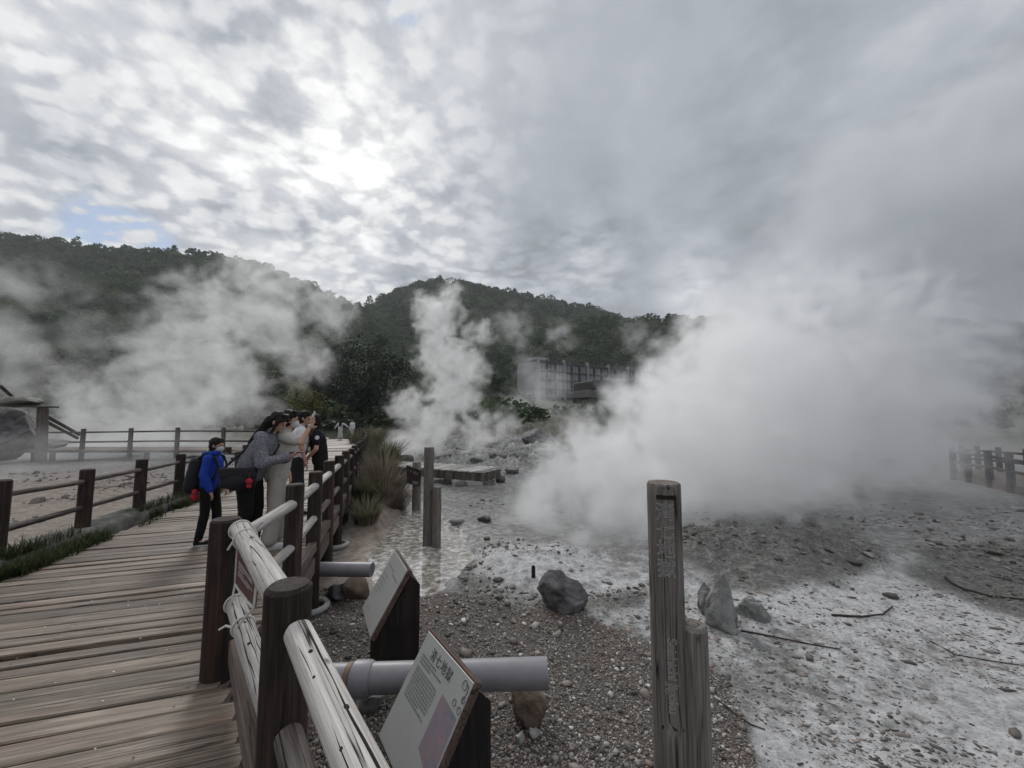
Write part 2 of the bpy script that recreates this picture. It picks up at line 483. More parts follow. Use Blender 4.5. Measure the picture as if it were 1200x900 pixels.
# ------------------------------------------------------------------ ground
def axis(segs):
    o = []
    for a, b, st in segs: o.append(np.arange(a, b, st))
    return np.concatenate(o)
gx = np.concatenate([-np.geomspace(900, 12, 60), np.arange(-12, -4, .12), np.arange(-4, -1.6, .06), np.arange(-1.6, 6.5, .028), np.arange(6.5, 14, .07), np.arange(14, 30, .25), np.geomspace(30, 900, 50)])
gy = np.concatenate([-np.geomspace(300, 3, 25), np.arange(-3, 1.4, .2), np.arange(1.4, 6.5, .028), np.arange(6.5, 12, .06), np.arange(12, 26, .18), np.arange(26, 70, .8), np.geomspace(70, 1200, 60)])
X, Y = np.meshgrid(gx, gy)
xf, yf = X.ravel(), Y.ravel()
def poly_px(pts, z=-.75): return np.array([gr(u, v, z)[:2] for u, v in pts])
def sdf(P, x, y):
    """signed distance, negative inside"""
    d = np.full(len(x), 1e9); ins = np.zeros(len(x), bool)
    n = len(P)
    for i in range(n):
        ax_, ay = P[i]; bx, by = P[(i + 1) % n]
        ex, ey = bx - ax_, by - ay
        t = np.clip(((x - ax_) * ex + (y - ay) * ey) / (ex * ex + ey * ey), 0, 1)
        d = np.minimum(d, np.hypot(x - ax_ - t * ex, y - ay - t * ey))
        c = (ay > y) != (by > y)
        with np.errstate(divide='ignore', invalid='ignore'):
            c &= x < (bx - ax_) * (y - ay) / (by - ay + 1e-12) + ax_
        ins ^= c
    return np.where(ins, -d, d)
pool = poly_px([(432, 655), (448, 622), (470, 600), (446, 585), (440, 560), (462, 556), (486, 590), (515, 602), (545, 625), (552, 650), (535, 672), (512, 690), (478, 700), (452, 690)])
gravel = poly_px([(300, 1100), (340, 740), (372, 690), (470, 700), (520, 694), (560, 700), (640, 712), (735, 735), (800, 760), (842, 790), (866, 850), (905, 950), (960, 1200)])
brown = poly_px([(360, 700), (400, 650), (430, 600), (470, 575), (500, 570), (470, 620), (440, 660), (430, 700)])
dark = [poly_px([(520, 672), (555, 660), (580, 690), (640, 705), (720, 700), (760, 690), (765, 712), (700, 722), (620, 722), (550, 708)]),
        poly_px([(795, 640), (860, 600), (960, 590), (1010, 620), (1040, 660), (990, 690), (900, 702), (830, 690), (800, 672)]),
        poly_px([(1060, 640), (1200, 640), (1300, 700), (1280, 740), (1160, 722), (1080, 690)])]
wp = np.stack([xf, yf, np.zeros_like(xf)], 1)
n_lo = fbm(wp * .55, 4, 21); n_md = fbm(wp * 2.3, 5, 31); n_hi = fbm(wp * 9., 4, 41, .6)
warp = .16 * fbm(wp * 1.6, 4, 61)
sp_ = sdf(pool, xf, yf) + warp * .9
sg = sdf(gravel, xf, yf) + warp * 1.1
sb = sdf(brown, xf, yf) + warp
sdk = np.minimum.reduce([sdf(p, xf, yf) for p in dark]) + warp * 2
k_pool = sstep(.12, -.12, sp_); k_grav = sstep(.12, -.16, sg); k_brown = sstep(.2, -.2, sb); k_dark = sstep(.25, -.25, sdk)
s_, w_ = sw(xf, yf)
lft = sstep(-1.2, -2.6, w_) * sstep(-6, -2, s_)
base = -.75 + .42 * lft * sstep(30, 10, yf)
rise = np.maximum(0, yf - 13)
base = base + .0 + np.where(rise < 60, .0006 * rise ** 2, .0006 * 3600 + (rise - 60) * .072) + .02 * np.minimum(rise, 60)
near = sstep(60, 15, np.hypot(xf, yf))
rough = .05 * n_lo + .028 * n_md + .014 * n_hi * sstep(20, 8, yf)
ridged = (1 - np.abs(fbm(wp * 1.5, 5, 71))) ** 3
rough = rough * (1 - .75 * k_grav) * (1 - .8 * k_pool)
far_rocky = sstep(13, 17, yf) * sstep(75, 40, yf) * sstep(26, 8, np.abs(xf))
h = base + rough + .05 * k_dark * (ridged - .45) + far_rocky * (.5 * n_lo + .3 * (ridged - .4) + .18 * n_md)
mc = gr(930, 668)
h += .42 * np.exp(-(((xf - mc[0]) / 1.9) ** 2 + ((yf - mc[1] - .7) / .9) ** 2)) * (.75 + .35 * ridged)
mc2 = gr(640, 660)
h += .10 * np.exp(-(((xf - mc2[0] - .1) / 1.1) ** 2 + ((yf - mc2[1]) / .8) ** 2)) * (.4 + 1.0 * ridged)
bank = gr(432, 600)
h += .30 * np.exp(-(np.maximum(0, np.abs(w_ - .45) - .15) / .35) ** 2) * sstep(4.2, 6.5, s_) * sstep(24, 16, s_)
h -= k_pool * .085
h += .032 * k_pool * (np.maximum(0, n_md - .12) + .5 * np.maximum(0, n_hi - .1))
under = sstep(.05, -.15, w_ - edge_r(s_)) * sstep(-3.05, -2.85, w_)
cor = sstep(3.2, 1.2, np.abs(w_ + 1.4) - 1.0) * sstep(-6, -3, s_) * sstep(46, 38, s_)
lim = dz(s_) - .36 - .25 * sstep(-2.7, -2.2, w_) * sstep(.3, -.1, w_)
h = np.where(h > lim, h * (1 - cor) + lim * cor, h)
white = np.clip(1 - k_grav - k_brown, 0, 1) * sstep(-3, -1.5, xf + .0 * yf)
white *= sstep(34, 22, yf + .3 * np.abs(xf))
wm = poly_px([(720, 690), (800, 695), (900, 690), (1000, 680), (1120, 690), (1400, 720), (1900, 1000), (900, 1400), (850, 900), (780, 760)])
wm2 = poly_px([(545, 660), (600, 640), (700, 650), (740, 680), (640, 700), (580, 690)])
wmask = np.maximum(sstep(1.3, -.7, sdf(wm, xf, yf) + warp * 3), .75 * sstep(.3, -.3, sdf(wm2, xf, yf) + warp))
white *= .30 + .7 * wmask
white *= np.clip(.80 + .9 * n_lo + .35 * n_md - .25 * sstep(4.5, 8, yf) + .25 * sstep(3.6, 2.4, yf), 0, 1)
Z = h
nxg, nyg = len(gx), len(gy)
ii = np.arange(nyg - 1)[:, None] * nxg + np.arange(nxg - 1)[None, :]
Q = np.stack([ii, ii + 1, ii + 1 + nxg, ii + nxg], -1).reshape(-1, 4)
m, nt, b = new_mat('ground')
tc = nt.n.new('ShaderNodeTexCoord').outputs['Object']
zo = nt.node('ShaderNodeSeparateColor', i_0=nt.attr('zone', 'Color'))
kg, kw, kd = zo.outputs[0], zo.outputs[1], zo.outputs[2]
kb = nt.attr('zone2', 'Fac')
n1 = nt.noise(tc, 7, 8, .65, .05); n2 = nt.noise(tc, 55, 5, .65); n3 = nt.noise(tc, 1.4, 5, .6); n4 = nt.noise(tc, 24, 5, .7, .0)
mud = nt.ramp(nt.m('MULTIPLY_ADD', n1, .6, nt.m('MULTIPLY', n4, .4)), [(.33, (.06, .059, .057)), (.47, (.165, .163, .158)), (.62, (.30, .30, .295))])
wht = nt.ramp(nt.m('MULTIPLY_ADD', n1, .45, nt.m('MULTIPLY', n4, .55)), [(.34, (.15, .15, .148)), (.47, (.36, .36, .362)), (.63, (.54, .54, .545))])
c = nt.mix(nt.ss(nt.m('ADD', kw, nt.m('MULTIPLY', nt.m('SUBTRACT', n1, .5), 1.3)), .12, .95), mud, wht)
# small dark pits in the crust
vo = nt.node('ShaderNodeTexVoronoi', i_Vector=nt.vm('MULTIPLY', nt.vm('ADD', tc, nt.vm('SCALE', nt.comb(n1, n4, n2), None, .06)), (16, 24, 16)), i_Scale=1.)
pit = nt.m('MULTIPLY', nt.ss(vo.outputs[0], .1, .3, 1., 0.), nt.ss(n3, .44, .6))
c = nt.mix(nt.m('MULTIPLY', pit, .6), c, (.05, .048, .046))
vg = nt.node('ShaderNodeTexVoronoi', i_Vector=tc, i_Scale=75.)
grc = nt.mix(nt.ss(vg.outputs[0], .1, .6), nt.ramp(nt.node('ShaderNodeSeparateColor', i_0=vg.outputs[1]).outputs[0],
      [(0, (.09, .08, .07)), (.5, (.22, .195, .17)), (.8, (.32, .285, .255)), (1, (.52, .50, .47))]), (.06, .054, .048))
grc = nt.mix(nt.m('MULTIPLY', nt.ss(n3, .48, .66), .5), grc, (.13, .075, .055))
c = nt.mix(nt.ss(nt.m('ADD', kg, nt.m('MULTIPLY', nt.m('SUBTRACT', n4, .5), .8)), .35, .65), c, grc)
brc = nt.ramp(nt.m('MULTIPLY_ADD', n1, .5, nt.m('MULTIPLY', n2, .5)), [(.35, (.11, .08, .06)), (.6, (.30, .235, .185)), (.72, (.45, .38, .32))])
c = nt.mix(nt.m('MULTIPLY', kb, .8), c, brc)
dkc = nt.ramp(nt.m('MULTIPLY_ADD', n1, .5, nt.m('MULTIPLY', n4, .5)), [(.36, (.025, .025, .023)), (.5, (.085, .084, .076)), (.64, (.23, .23, .215))])
c = nt.mix(nt.ss(nt.m('ADD', kd, nt.m('MULTIPLY', nt.m('SUBTRACT', n1, .5), 1.6)), .35, 1.05), c, dkc)
nt.l.new(c, b.inputs['Base Color'])
b.inputs['Roughness'].default_value = .85
wet = nt.m('MULTIPLY', nt.attr('wet', 'Fac'), nt.ss(n1, .35, .6))
nt.l.new(nt.m('MULTIPLY_ADD', wet, -.5, .86), b.inputs['Roughness'])
c = nt.mix(nt.m('MULTIPLY', nt.attr('far', 'Fac'), .95), c, nt.ramp(n3, [(.35, (.022, .026, .012)), (.65, (.06, .062, .035))]))
nt.l.new(c, b.inputs['Base Color'])
bump(nt, b, nt.m('ADD', nt.m('MULTIPLY', n2, .35), nt.m('ADD', n4, nt.m('MULTIPLY', vg.outputs[0], nt.m('MULTIPLY', kg, -.8)))), .9, .02)
go = fast_mesh('ground', np.stack([xf, yf, Z], 1), Q, m, smooth=True)
me = go.data
k_far = sstep(24, 34, yf + 2.5 * n_lo + .15 * np.abs(xf))
a = me.attributes.new('zone', 'FLOAT_COLOR', 'POINT'); a.data.foreach_set('color', np.stack([k_grav, white, k_dark * (1 - k_grav * .6), np.ones_like(white)], 1).astype(np.float32).ravel())
a = me.attributes.new('zone2', 'FLOAT', 'POINT'); a.data.foreach_set('value', np.maximum(k_brown, lft * .85 * sstep(16, 9, yf)) * (1 - k_far).astype(np.float32))
a = me.attributes.new('far', 'FLOAT', 'POINT'); a.data.foreach_set('value', k_far.astype(np.float32))
a = me.attributes.new('wet', 'FLOAT', 'POINT'); a.data.foreach_set('value', np.clip(k_pool + sstep(.5, 0, sp_) * .6 + k_dark * .5, 0, 1).astype(np.float32))
tag(go, None, kind='structure')
def ground_z(x, y):
    i = np.clip(np.searchsorted(gx, x) - 1, 0, nxg - 2); j = np.clip(np.searchsorted(gy, y) - 1, 0, nyg - 2)
    fx = (x - gx[i]) / (gx[i + 1] - gx[i]); fy = (y - gy[j]) / (gy[j + 1] - gy[j])
    Zg = Z.reshape(nyg, nxg)
    return (Zg[j, i] * (1 - fx) + Zg[j, i + 1] * fx) * (1 - fy) + (Zg[j + 1, i] * (1 - fx) + Zg[j + 1, i + 1] * fx) * fy
def on(u, v, z=-.75):
    """ground point seen at a pixel"""
    for k in range(12):
        p = gr(u, v, z); z = .5 * z + .5 * float(ground_z(p[0], p[1]))
    return np.array((p[0], p[1], float(ground_z(p[0], p[1]))))
# shallow hot water lying in the pool
c = pool.mean(0)
pp = np.array([c + (p - c) * 1.12 for p in pool])
def resamp(P, n):
    q_ = np.concatenate([P, P[:1]]); L = np.concatenate([[0], np.cumsum(np.linalg.norm(np.diff(q_, axis=0), axis=1))])
    t = np.linspace(0, L[-1], n, endpoint=False)
    return np.stack([np.interp(t, L, q_[:, k]) for k in (0, 1)], 1)
m, nt, b = new_mat('water')
tc = nt.n.new('ShaderNodeTexCoord').outputs['Object']
n1 = nt.noise(tc, 9, 6, .6, .5)
nt.l.new(nt.ramp(n1, [(.36, (.13, .118, .098)), (.52, (.32, .30, .27)), (.63, (.58, .57, .555))]), b.inputs['Base Color'])  # palest spots put bright sky reflection into the water's colour
b.inputs['Roughness'].default_value = .04; b.inputs['IOR'].default_value = 1.75
b.inputs['Specular IOR Level'].default_value = .8
bump(nt, b, nt.noise(tc, 9, 2, .5), .012, .004)
mb = MB(); rp = pp
mb.add(np.concatenate([np.c_[rp, np.full(len(rp), -.774)]]), [tuple(range(len(rp)))])
tag(mb.build('water', m, smooth=False), None, kind='structure')
# ------------------------------------------------------------------ materials
M = {}
M['deck'] = wood_mat('deck_wood', (.055, .040, .030), (.155, .120, .092), (.32, .268, .215), crack=.022, redf=.42, blotch=.28, rough=.56, spec=.5)
M['post'] = wood_mat('post_wood', (.010, .007, .006), (.024, .017, .014), (.070, .054, .046), crack=.02, redf=.35, blotch=.5)
M['rail_pale'] = wood_mat('pale_rail_wood', (.27, .25, .232), (.43, .41, .392), (.58, .562, .542), crack=.009, redf=.12, blotch=.14, rough=.95, spec=.08)
M['rail'] = wood_mat('rail_wood', (.045, .037, .032), (.12, .105, .095), (.26, .24, .22), crack=.03, redf=.25, blotch=.45)
M['beam'] = wood_mat('beam_wood', (.07, .055, .046), (.15, .12, .10), (.27, .23, .20), crack=.03, redf=.4, blotch=.4)
M['marker'] = wood_mat('marker_wood', (.07, .062, .055), (.155, .14, .126), (.26, .24, .22), crack=.02, redf=.3, blotch=.35, fib=1.2)
M['dark_wood'] = wood_mat('dark_stained_wood', (.006, .005, .005), (.014, .011, .010), (.035, .027, .024), crack=.03, redf=.15, blotch=.5)
M['concrete'] = rock_mat('concrete', (.035, .036, .03), (.16, .155, .145), (.022, .028, .012), st=.8, rough=.9)
M['ring'] = plain_mat('cement', (.36, .36, .35), .85)
M['rope'] = plain_mat('rope', (.55, .53, .50), .8, bumps=.4)

# ------------------------------------------------------------------ boardwalk deck
mb = MB(); s = -4.6; k = 0; plank_s = []
while s < 38:
    wd = random.uniform(.115, .155); gap = random.uniform(.010, .021)
    w0 = -2.62 + random.uniform(-.03, .03); w1 = float(edge_r(s + wd / 2)) + random.uniform(-.02, .02)
    if s > 8: w1 = .02
    n = max(2, int((w1 - w0) / .35)) if s < 10 else 2
    tilt = random.uniform(-.007, .007); off = random.uniform(-.006, .006); skew = random.uniform(-.006, .006)
    V, G, F = [], [], []
    rs = random.uniform(0, 40)
    for i in range(n + 1):
        w_ = w0 + (w1 - w0) * i / n
        zz = off + .003 * math.sin(w_ * 2 + k)
        ja = .003 * math.sin(w_ * 5 + k * 1.7)
        prof = [(0, -.045, 0), (0, -.007, 0), (.007, 0, 0), (wd * .35, .001, 0), (wd * .65, .001, 0), (wd - .007, 0, 0), (wd, -.007, 0), (wd, -.045, 0)]
        for a, z, _ in prof:
            V.append(dk(s + a + skew * w_ + (ja if a < wd / 2 else ja * .4), w_, zz + z + tilt * (a / wd - .5) * 2)); G.append((a + rs, z + rs * .7, w_ + rs * 2))
    for i in range(n):
        for j in range(8):
            a0 = i * 8 + j; a1 = i * 8 + (j + 1) % 8
            F.append((a0, a0 + 8, a1 + 8, a1))
    F += [tuple(range(8)), tuple(range(n * 8, n * 8 + 8))[::-1]]
    mb.add(V, F, G, random.uniform(.2, .95) if random.random() > .15 else random.uniform(0, .2))
    if s < 7: plank_s.append((s, wd))
    s += wd + gap; k += 1
for w_ in (-.12, -1.3, -2.5):       # joists and edge stringers below the planks
    for s in np.arange(-4, 37, 2.2):
        a = dk(s, min(w_, float(edge_r(s))), -.145); b_ = dk(s + 2.2, w_, -.145)
        d = nrm(b_ - a)
        mb.box((a + b_) / 2, (.10, np.linalg.norm(b_ - a) - .002, .19), frame(np.cross(d, (0, 0, 1)), d, np.cross(np.cross(d, (0, 0, 1)), d)), along=1, seed=int(s * 7 + 50))
boardwalk = mb.build('boardwalk', M['deck'], smooth=False)
tag(boardwalk, None, kind='structure')
mbn = MB()
for (s_a, wd_) in plank_s:
    for w_ in (-.14, -1.3, -2.48):
        for o in (.25, .75):
            ww = w_ + random.uniform(-.02, .02)
            c_ = dk(s_a + wd_ * o, min(ww, float(edge_r(s_a)) - .08), .0042); rr_ = .0055
            mbn.add(np.array([c_ + np.array((math.cos(t) * rr_, math.sin(t) * rr_, 0)) for t in np.linspace(0, 6.28, 7)[:-1]]), [(0, 1, 2, 3, 4, 5)])
M['nail'] = plain_mat('rusty_nail', (.03, .022, .018), .6, .2, bumps=0)
nl_ = mbn.build('nails', M['nail'], boardwalk, smooth=False)

# ------------------------------------------------------------------ railings
def post(parent, x, y, z0, z1, r, seed, mat='post', lean=0):
    a = np.array((x, y, z0)); b_ = np.array((x + lean, y, z1))
    return MB().log(a, b_, r * 1.03, r * .98, 20, wob=.05, seed=seed, cham=.012).build('post', M[mat], parent)
def rail(parent, a, b_, r, seed, mat='rail', name='rail', wob=.09):
    return MB().log(a, b_, r * random.uniform(.93, 1.05), r * random.uniform(.9, 1.02), 14, wob=wob, seed=seed, cham=.006).build(name, M[mat], parent)

Rl = thing('railing', 'dark log railing between the visitors and the steaming mud, nearest one', 'railing', dk(0, .1))
rs_ = [0.] + [1.26 + 1.10 * i for i in range(31)]
pts = []
for i, s in enumerate(rs_):
    w_ = .08 if i else -.03
    p = dk(s, w_)
    pts.append(p)
    gz = float(ground_z(p[0], p[1])) - .15 if i else -.03 - .0
    post(Rl, p[0], p[1], gz, p[2] + .92 + random.uniform(-.015, .015), .078 if i else .082, i * 3 + 1, lean=random.uniform(-.012, .012))
    if i in (2, 4):
        g = float(ground_z(p[0], p[1]))
        MB().tube([(p[0] + .17 * math.cos(t), p[1] + .17 * math.sin(t), g + .04) for t in np.linspace(0, 2 * math.pi, 24, endpoint=False)], .035, 8, True).build('base_ring', M['ring'], Rl)
for i in range(len(pts) - 1):
    a, b_ = pts[i], pts[i + 1]
    d = nrm(b_ - a); e = .05
    pale = 'rail_pale' if i in (0, 1, 2, 3) else 'rail'
    for zz, r, mt in ((.745 + random.uniform(-.01, .01), .046, pale), (.37 + random.uniform(-.015, .015), .042, 'rail_pale' if i in (0, 1) else 'rail')):
        rail(Rl, a + d * e + (0, 0, zz), b_ - d * e + (0, 0, zz), r, i * 11 + int(zz * 100), mt)
    if 0 < i < 18:
        mbx = MB(); c_ = (a + b_) / 2 + np.array((0, 0, .05))
        mbx.box(c_, (.09, np.linalg.norm(b_ - a) - .14, .10), frame(np.cross(d, (0, 0, 1)), d, np.cross(np.cross(d, (0, 0, 1)), d)), along=1, seed=i)
        mbx.build('kerb_beam', M['beam'], Rl, smooth=False)
        mbx = MB(); q_ = (a + b_) / 2 + np.array((.0, 0, -.16)) + np.append(nv, 0) * .0
        mbx.box(q_, (.07, np.linalg.norm(b_ - a) - .14, .17), frame(np.cross(d, (0, 0, 1)), d, np.cross(np.cross(d, (0, 0, 1)), d)), along=1, seed=i + 40)
        mbx.build('stringer', M['beam'], Rl, smooth=False)
# corner: big post, the two rails towards it and the pale rail that runs under the viewer
P0 = at(337, 684, 1.5); big = thing('corner_railing', 'pale log railing with thick dark corner post, nearest the viewer', 'railing', (P0[0], P0[1], 0))
MB().log((P0[0], P0[1], -1.0), (P0[0] + .004, P0[1], P0[2]), .088, .08, 32, 40, wob=.05, seed=5, cham=.014, rnd=.55).build('post', M['post'], big)
a1 = pts[0]
def seg(a, b_, z0, z1): return np.array((a[0], a[1], z0)), np.array((b_[0], b_[1], z1))
t1a = at(281, 620, 2.39); t1b = at(330, 706, 1.52)
MB().log(t1a + (t1a - t1b) * .0, t1b, .05, .053, 24, 30, wob=.09, seed=31, rnd=.6).build('rail', M['rail_pale'], big)
t2a = at(275, 706, 2.39); t2b = at(322, 838, 1.56)
MB().log(t2a, t2b, .047, .05, 24, 30, wob=.09, seed=33, rnd=.4).build('rail', M['rail_pale'], big)
t3a = at(349, 741, 1.44); t3b = at(424, 905, .905)
t3e = t3b + (t3b - t3a) * 1.5; t3e[2] = t3b[2] + (t3b[2] - t3a[2]) * .2
t3m = [t3a, t3b]
MB().log(t3a, t3b + (t3b - t3a) * 1.6, .047, .050, 28, 50, wob=.07, seed=35, rnd=.72).build('rail', M['rail_pale'], big)
t4a = at(338, 862, 1.45); t4b = t4a + (t3b - t3a) * 2.4; t4b[2] = t4a[2] - .02
MB().log(t4a, t4b, .046, .048, 24, 30, wob=.08, seed=37, rnd=.4).build('rail', M['rail'], big)
ka = at(277, 760, 2.33); kb_ = at(309, 930, 1.45); d = nrm(kb_ - ka)
ex = nrm(np.cross(d, (0, 0, 1)))
MB().box((ka + kb_) / 2, (.075, np.linalg.norm(kb_ - ka), .12), frame(ex, d, np.cross(ex, d)), along=1, seed=3, ch=.008).build('kerb_beam', M['beam'], big, smooth=False)
def split_line(par, a, b_, r, ang, seed, f0=.0, f1=1., wdt=.0032):
    ax_ = nrm(b_ - a); u_ = nrm(np.cross((0, 0, 1), ax_)); w_ = np.cross(ax_, u_); P_ = []; R_ = []
    for t in np.linspace(f0, f1, 40):
        an_ = ang + .12 * math.sin(t * 4 + seed) + .035 * math.sin(t * 17 + seed * 2) + .02 * math.sin(t * 43 + seed)
        P_.append(a + (b_ - a) * t + (u_ * math.cos(an_) + w_ * math.sin(an_)) * r); R_.append(.62 * wdt * (.35 + abs(math.sin(t * 9 + seed))) * (.3 + min(1, (t - f0) * 9, (f1 - t) * 9 + .05)))
    MB().tube(P_, R_, 6).build('split', M['crack'], par)
def knot(par, a, b_, r, t, ang, s_):
    ax_ = nrm(b_ - a); u_ = nrm(np.cross((0, 0, 1), ax_)); w_ = np.cross(ax_, u_); n_ = u_ * math.cos(ang) + w_ * math.sin(ang)
    mbk = MB(); mbk.ell(a + (b_ - a) * t + n_ * r * .99, (.009 * s_, .006 * s_, .003), frame(ax_, np.cross(n_, ax_), n_), 10, 6); mbk.build('knot', M['crack'], par)
M['crack'] = plain_mat('split_and_knot', (.018, .014, .012), .95, .3, bumps=0)  # plain dark tone for the splits and knots
e3 = t3b + (t3b - t3a) * 1.6
for (ang, sd2, f0, f1, wd2) in ((1.25, 1, .02, 1., .0036), (2.35, 4, .0, .55, .0022), (1.75, 7, .3, .8, .0016)):
    split_line(big, t3a, e3, .0475, ang, sd2, f0, f1, wd2)
for (t, ang, s_) in ((.13, 1.75, 1.1), (.2, 2.15, .9), (.30, 1.35, 1.2), (.36, 2.3, .9)): knot(big, t3a, e3, .0475, t, ang, s_)
for (a_, b2_, r_) in ((t1a, t1b, .0505), (t2a, t2b, .0475)):
    for (ang, sd2, f0, f1, wd2) in ((1.35, 2, .05, 1., .0030), (2.2, 5, .0, .8, .0024), (1.8, 9, .3, 1., .0018)): split_line(big, a_, b2_, r_, ang, sd2, f0, f1, wd2)
    for (t, ang, s_) in ((.35, 1.6, 1.1), (.55, 1.9, 1.3), (.75, 1.3, 1.)): knot(big, a_, b2_, r_, t, ang, s_)
split_line(big, np.array((P0[0], P0[1], P0[2])), np.array((P0[0], P0[1], -.3)), .0815, -1.3 + 3.14, 3, .02, .9, .0035)
# brown tied notice on the corner railing
ws = thing('tied_notice', 'brown plate with white lines of writing, roped to the pale rails', 'notice', t1a * .45 + t2b * .3 + t1b * .25)
c4 = [at(283, 645, 2.28), at(300, 683, 1.93), at(300, 716, 1.93), at(279, 686, 2.28)]
c4 = [at(280, 640, 2.27), at(303, 676, 1.86), at(299, 712, 1.88), at(277, 684, 2.27)]
e1 = nrm(c4[1] - c4[0]); e2 = nrm(c4[3] - c4[0]); nn = nrm(np.cross(e2, e1))
nn = nn if nn[1] < 0 else -nn
M['brown_plate'] = plain_mat('brown_plate', (.095, .042, .036), .6, .12, 20)
M['white_ink'] = plain_mat('white_ink', (.55, .52, .5), .7, .1, bumps=0)
mb = MB(); V = np.array([p + nn * .004 for p in c4] + [p - nn * .004 for p in c4])
mb.add(V, [(0, 1, 2, 3), (7, 6, 5, 4), (0, 4, 5, 1), (1, 5, 6, 2), (2, 6, 7, 3), (3, 7, 4, 0)], rnd=.5)
mb.build('plate', M['brown_plate'], ws, smooth=False)
mb = MB()
def bil(u_, v_): return (c4[0] * (1 - u_) + c4[1] * u_) * (1 - v_) + (c4[3] * (1 - u_) + c4[2] * u_) * v_
for (v_, u0, u1) in ((.30, .12, .80), (.37, .12, .84), (.45, .12, .40), (.56, .12, .42), (.56, .5, .88), (.64, .12, .70)):
    u_ = u0
    while u_ < u1:
        L = random.uniform(.02, .05); hgt = .042
        q_ = [bil(u_, v_) , bil(u_ + L, v_), bil(u_ + L, v_ + hgt), bil(u_, v_ + hgt)]
        mb.add(np.array([p + nn * .0055 for p in q_]), [(0, 1, 2, 3)])
        u_ += L + random.uniform(.008, .018)
mb.build('lettering', M['white_ink'], ws, smooth=False)
def loop_at(P, ax, r, n=20):
    u_ = nrm(np.cross(ax, (0, 0, 1))); v_ = np.cross(ax, u_)
    return [P + u_ * math.cos(t) * r + v_ * math.sin(t) * r for t in np.linspace(0, 2 * math.pi, n, endpoint=False)]
ax_ = nrm(t1b - t1a); ax2 = nrm(t2b - t2a)
mb = MB()
for f in (.02, .2): mb.tube(loop_at(t1a + (t1b - t1a) * f, ax_, .055), .006, 6, True)
for f in (.3, .02): mb.tube(loop_at(t2a + (t2b - t2a) * f, ax2, .052), .006, 6, True)
mb.tube([t1a + ax_ * .03 + (-.05, -.01, -.02), c4[0] + nn * .006, (c4[0] + c4[3]) / 2 + nn * .006 - e1 * .01, c4[3] + nn * .006, t2a + ax2 * .06 + (0, -.05, 0)], .0055, 6)
mb.tube([c4[1] + nn * .006, c4[2] + nn * .006, t2a + (t2b - t2a) * .3 + (0, -.05, .02)], .0055, 6)
mb.tube([c4[3] + nn * .006, (c4[3] + c4[2]) / 2 + nn * .008 + (0, 0, -.01), c4[2] + nn * .006], .0055, 6)
q_ = t2a + (t2b - t2a) * .3 + np.array((-.05, -.01, 0))
mb.tube([q_, q_ + (-.03, -.01, .015), q_ + (-.07, .0, -.01)], .006, 6)
mb.tube([t1a + (t1b - t1a) * .2 + np.array((-.05, -.02, 0)), t1a + (t1b - t1a) * .2 + np.array((-.075, -.03, -.05))], .006, 6)
mb.build('rope', M['rope'], ws)

# left railing on its kerb
Ll = thing('railing', 'dark two-rail log fence standing on the mossy kerb, far side of the boardwalk', 'railing', dk(2.7, -3., .13))
lp = []
for i in range(-3, 26):
    s = 2.74 + 1.225 * i; p = dk(s, -3.0, .13); lp.append((i, p))
    post(Ll, p[0], p[1], p[2] - .3, p[2] + .775 + random.uniform(-.015, .015), .078, 100 + i, lean=random.uniform(-.02, .02))
for (i, a), (_, b_) in zip(lp, lp[1:]):
    d = nrm(b_ - a)
    for zz, r in ((.61, .034), (.26, .032)):
        rail(Ll, a + d * .05 + (0, 0, zz + random.uniform(-.015, .015)), b_ - d * .05 + (0, 0, zz + random.uniform(-.015, .015)), r, 300 + i * 5 + int(zz * 10))
# kerb
mb = MB()
V, F, G = [], [], []
ss_ = np.arange(-4, 34, .25)
for i, s in enumerate(ss_):
    j = .02 * math.sin(i * 1.3); k_ = .015 * math.sin(i * 2.1 + 1)
    for w_, z in ((-3.22, -.5), (-3.2 + k_, .10 + j), (-3.12, .135 + k_), (-2.86, .13 + j), (-2.79 + j, .09), (-2.78, -.2)):
        V.append(dk(s, w_, z))
n = len(ss_)
for i in range(n - 1):
    for j in range(5): F.append((i * 6 + j, i * 6 + j + 1, i * 6 + 7 + j, i * 6 + 6 + j))
mb.add(V, F)
tag(mb.build('kerb', M['concrete'], smooth=True, angle=0), None, kind='structure')
# grass on the kerb side
def blades(pts, hgt, wid, seed, lean=.35, segs=2):
    q_ = np.random.default_rng(seed); n = len(pts)
    a = q_.uniform(0, 2 * math.pi, n); hh = hgt * q_.uniform(.5, 1.25, n); ln = lean * hh * q_.uniform(.2, 1.6, n)
    t = np.stack([np.cos(a), np.sin(a), np.zeros(n)], 1); sd_ = np.stack([-np.sin(a), np.cos(a), np.zeros(n)], 1) * (wid * q_.uniform(.6, 1.3, n))[:, None]
    m_ = pts + t * (ln * .3)[:, None] + np.array((0, 0, 1.)) * (hh * .55)[:, None]
    e = pts + t * ln[:, None] + np.array((0, 0, 1.)) * hh[:, None]
    V = np.stack([pts - sd_, pts + sd_, m_ + sd_ * .8, m_ - sd_ * .8, m_ - sd_ * .8, m_ + sd_ * .8, e + sd_ * .12, e - sd_ * .12], 1).reshape(-1, 3)
    return V, np.repeat(q_.uniform(0, 1, n), 8)
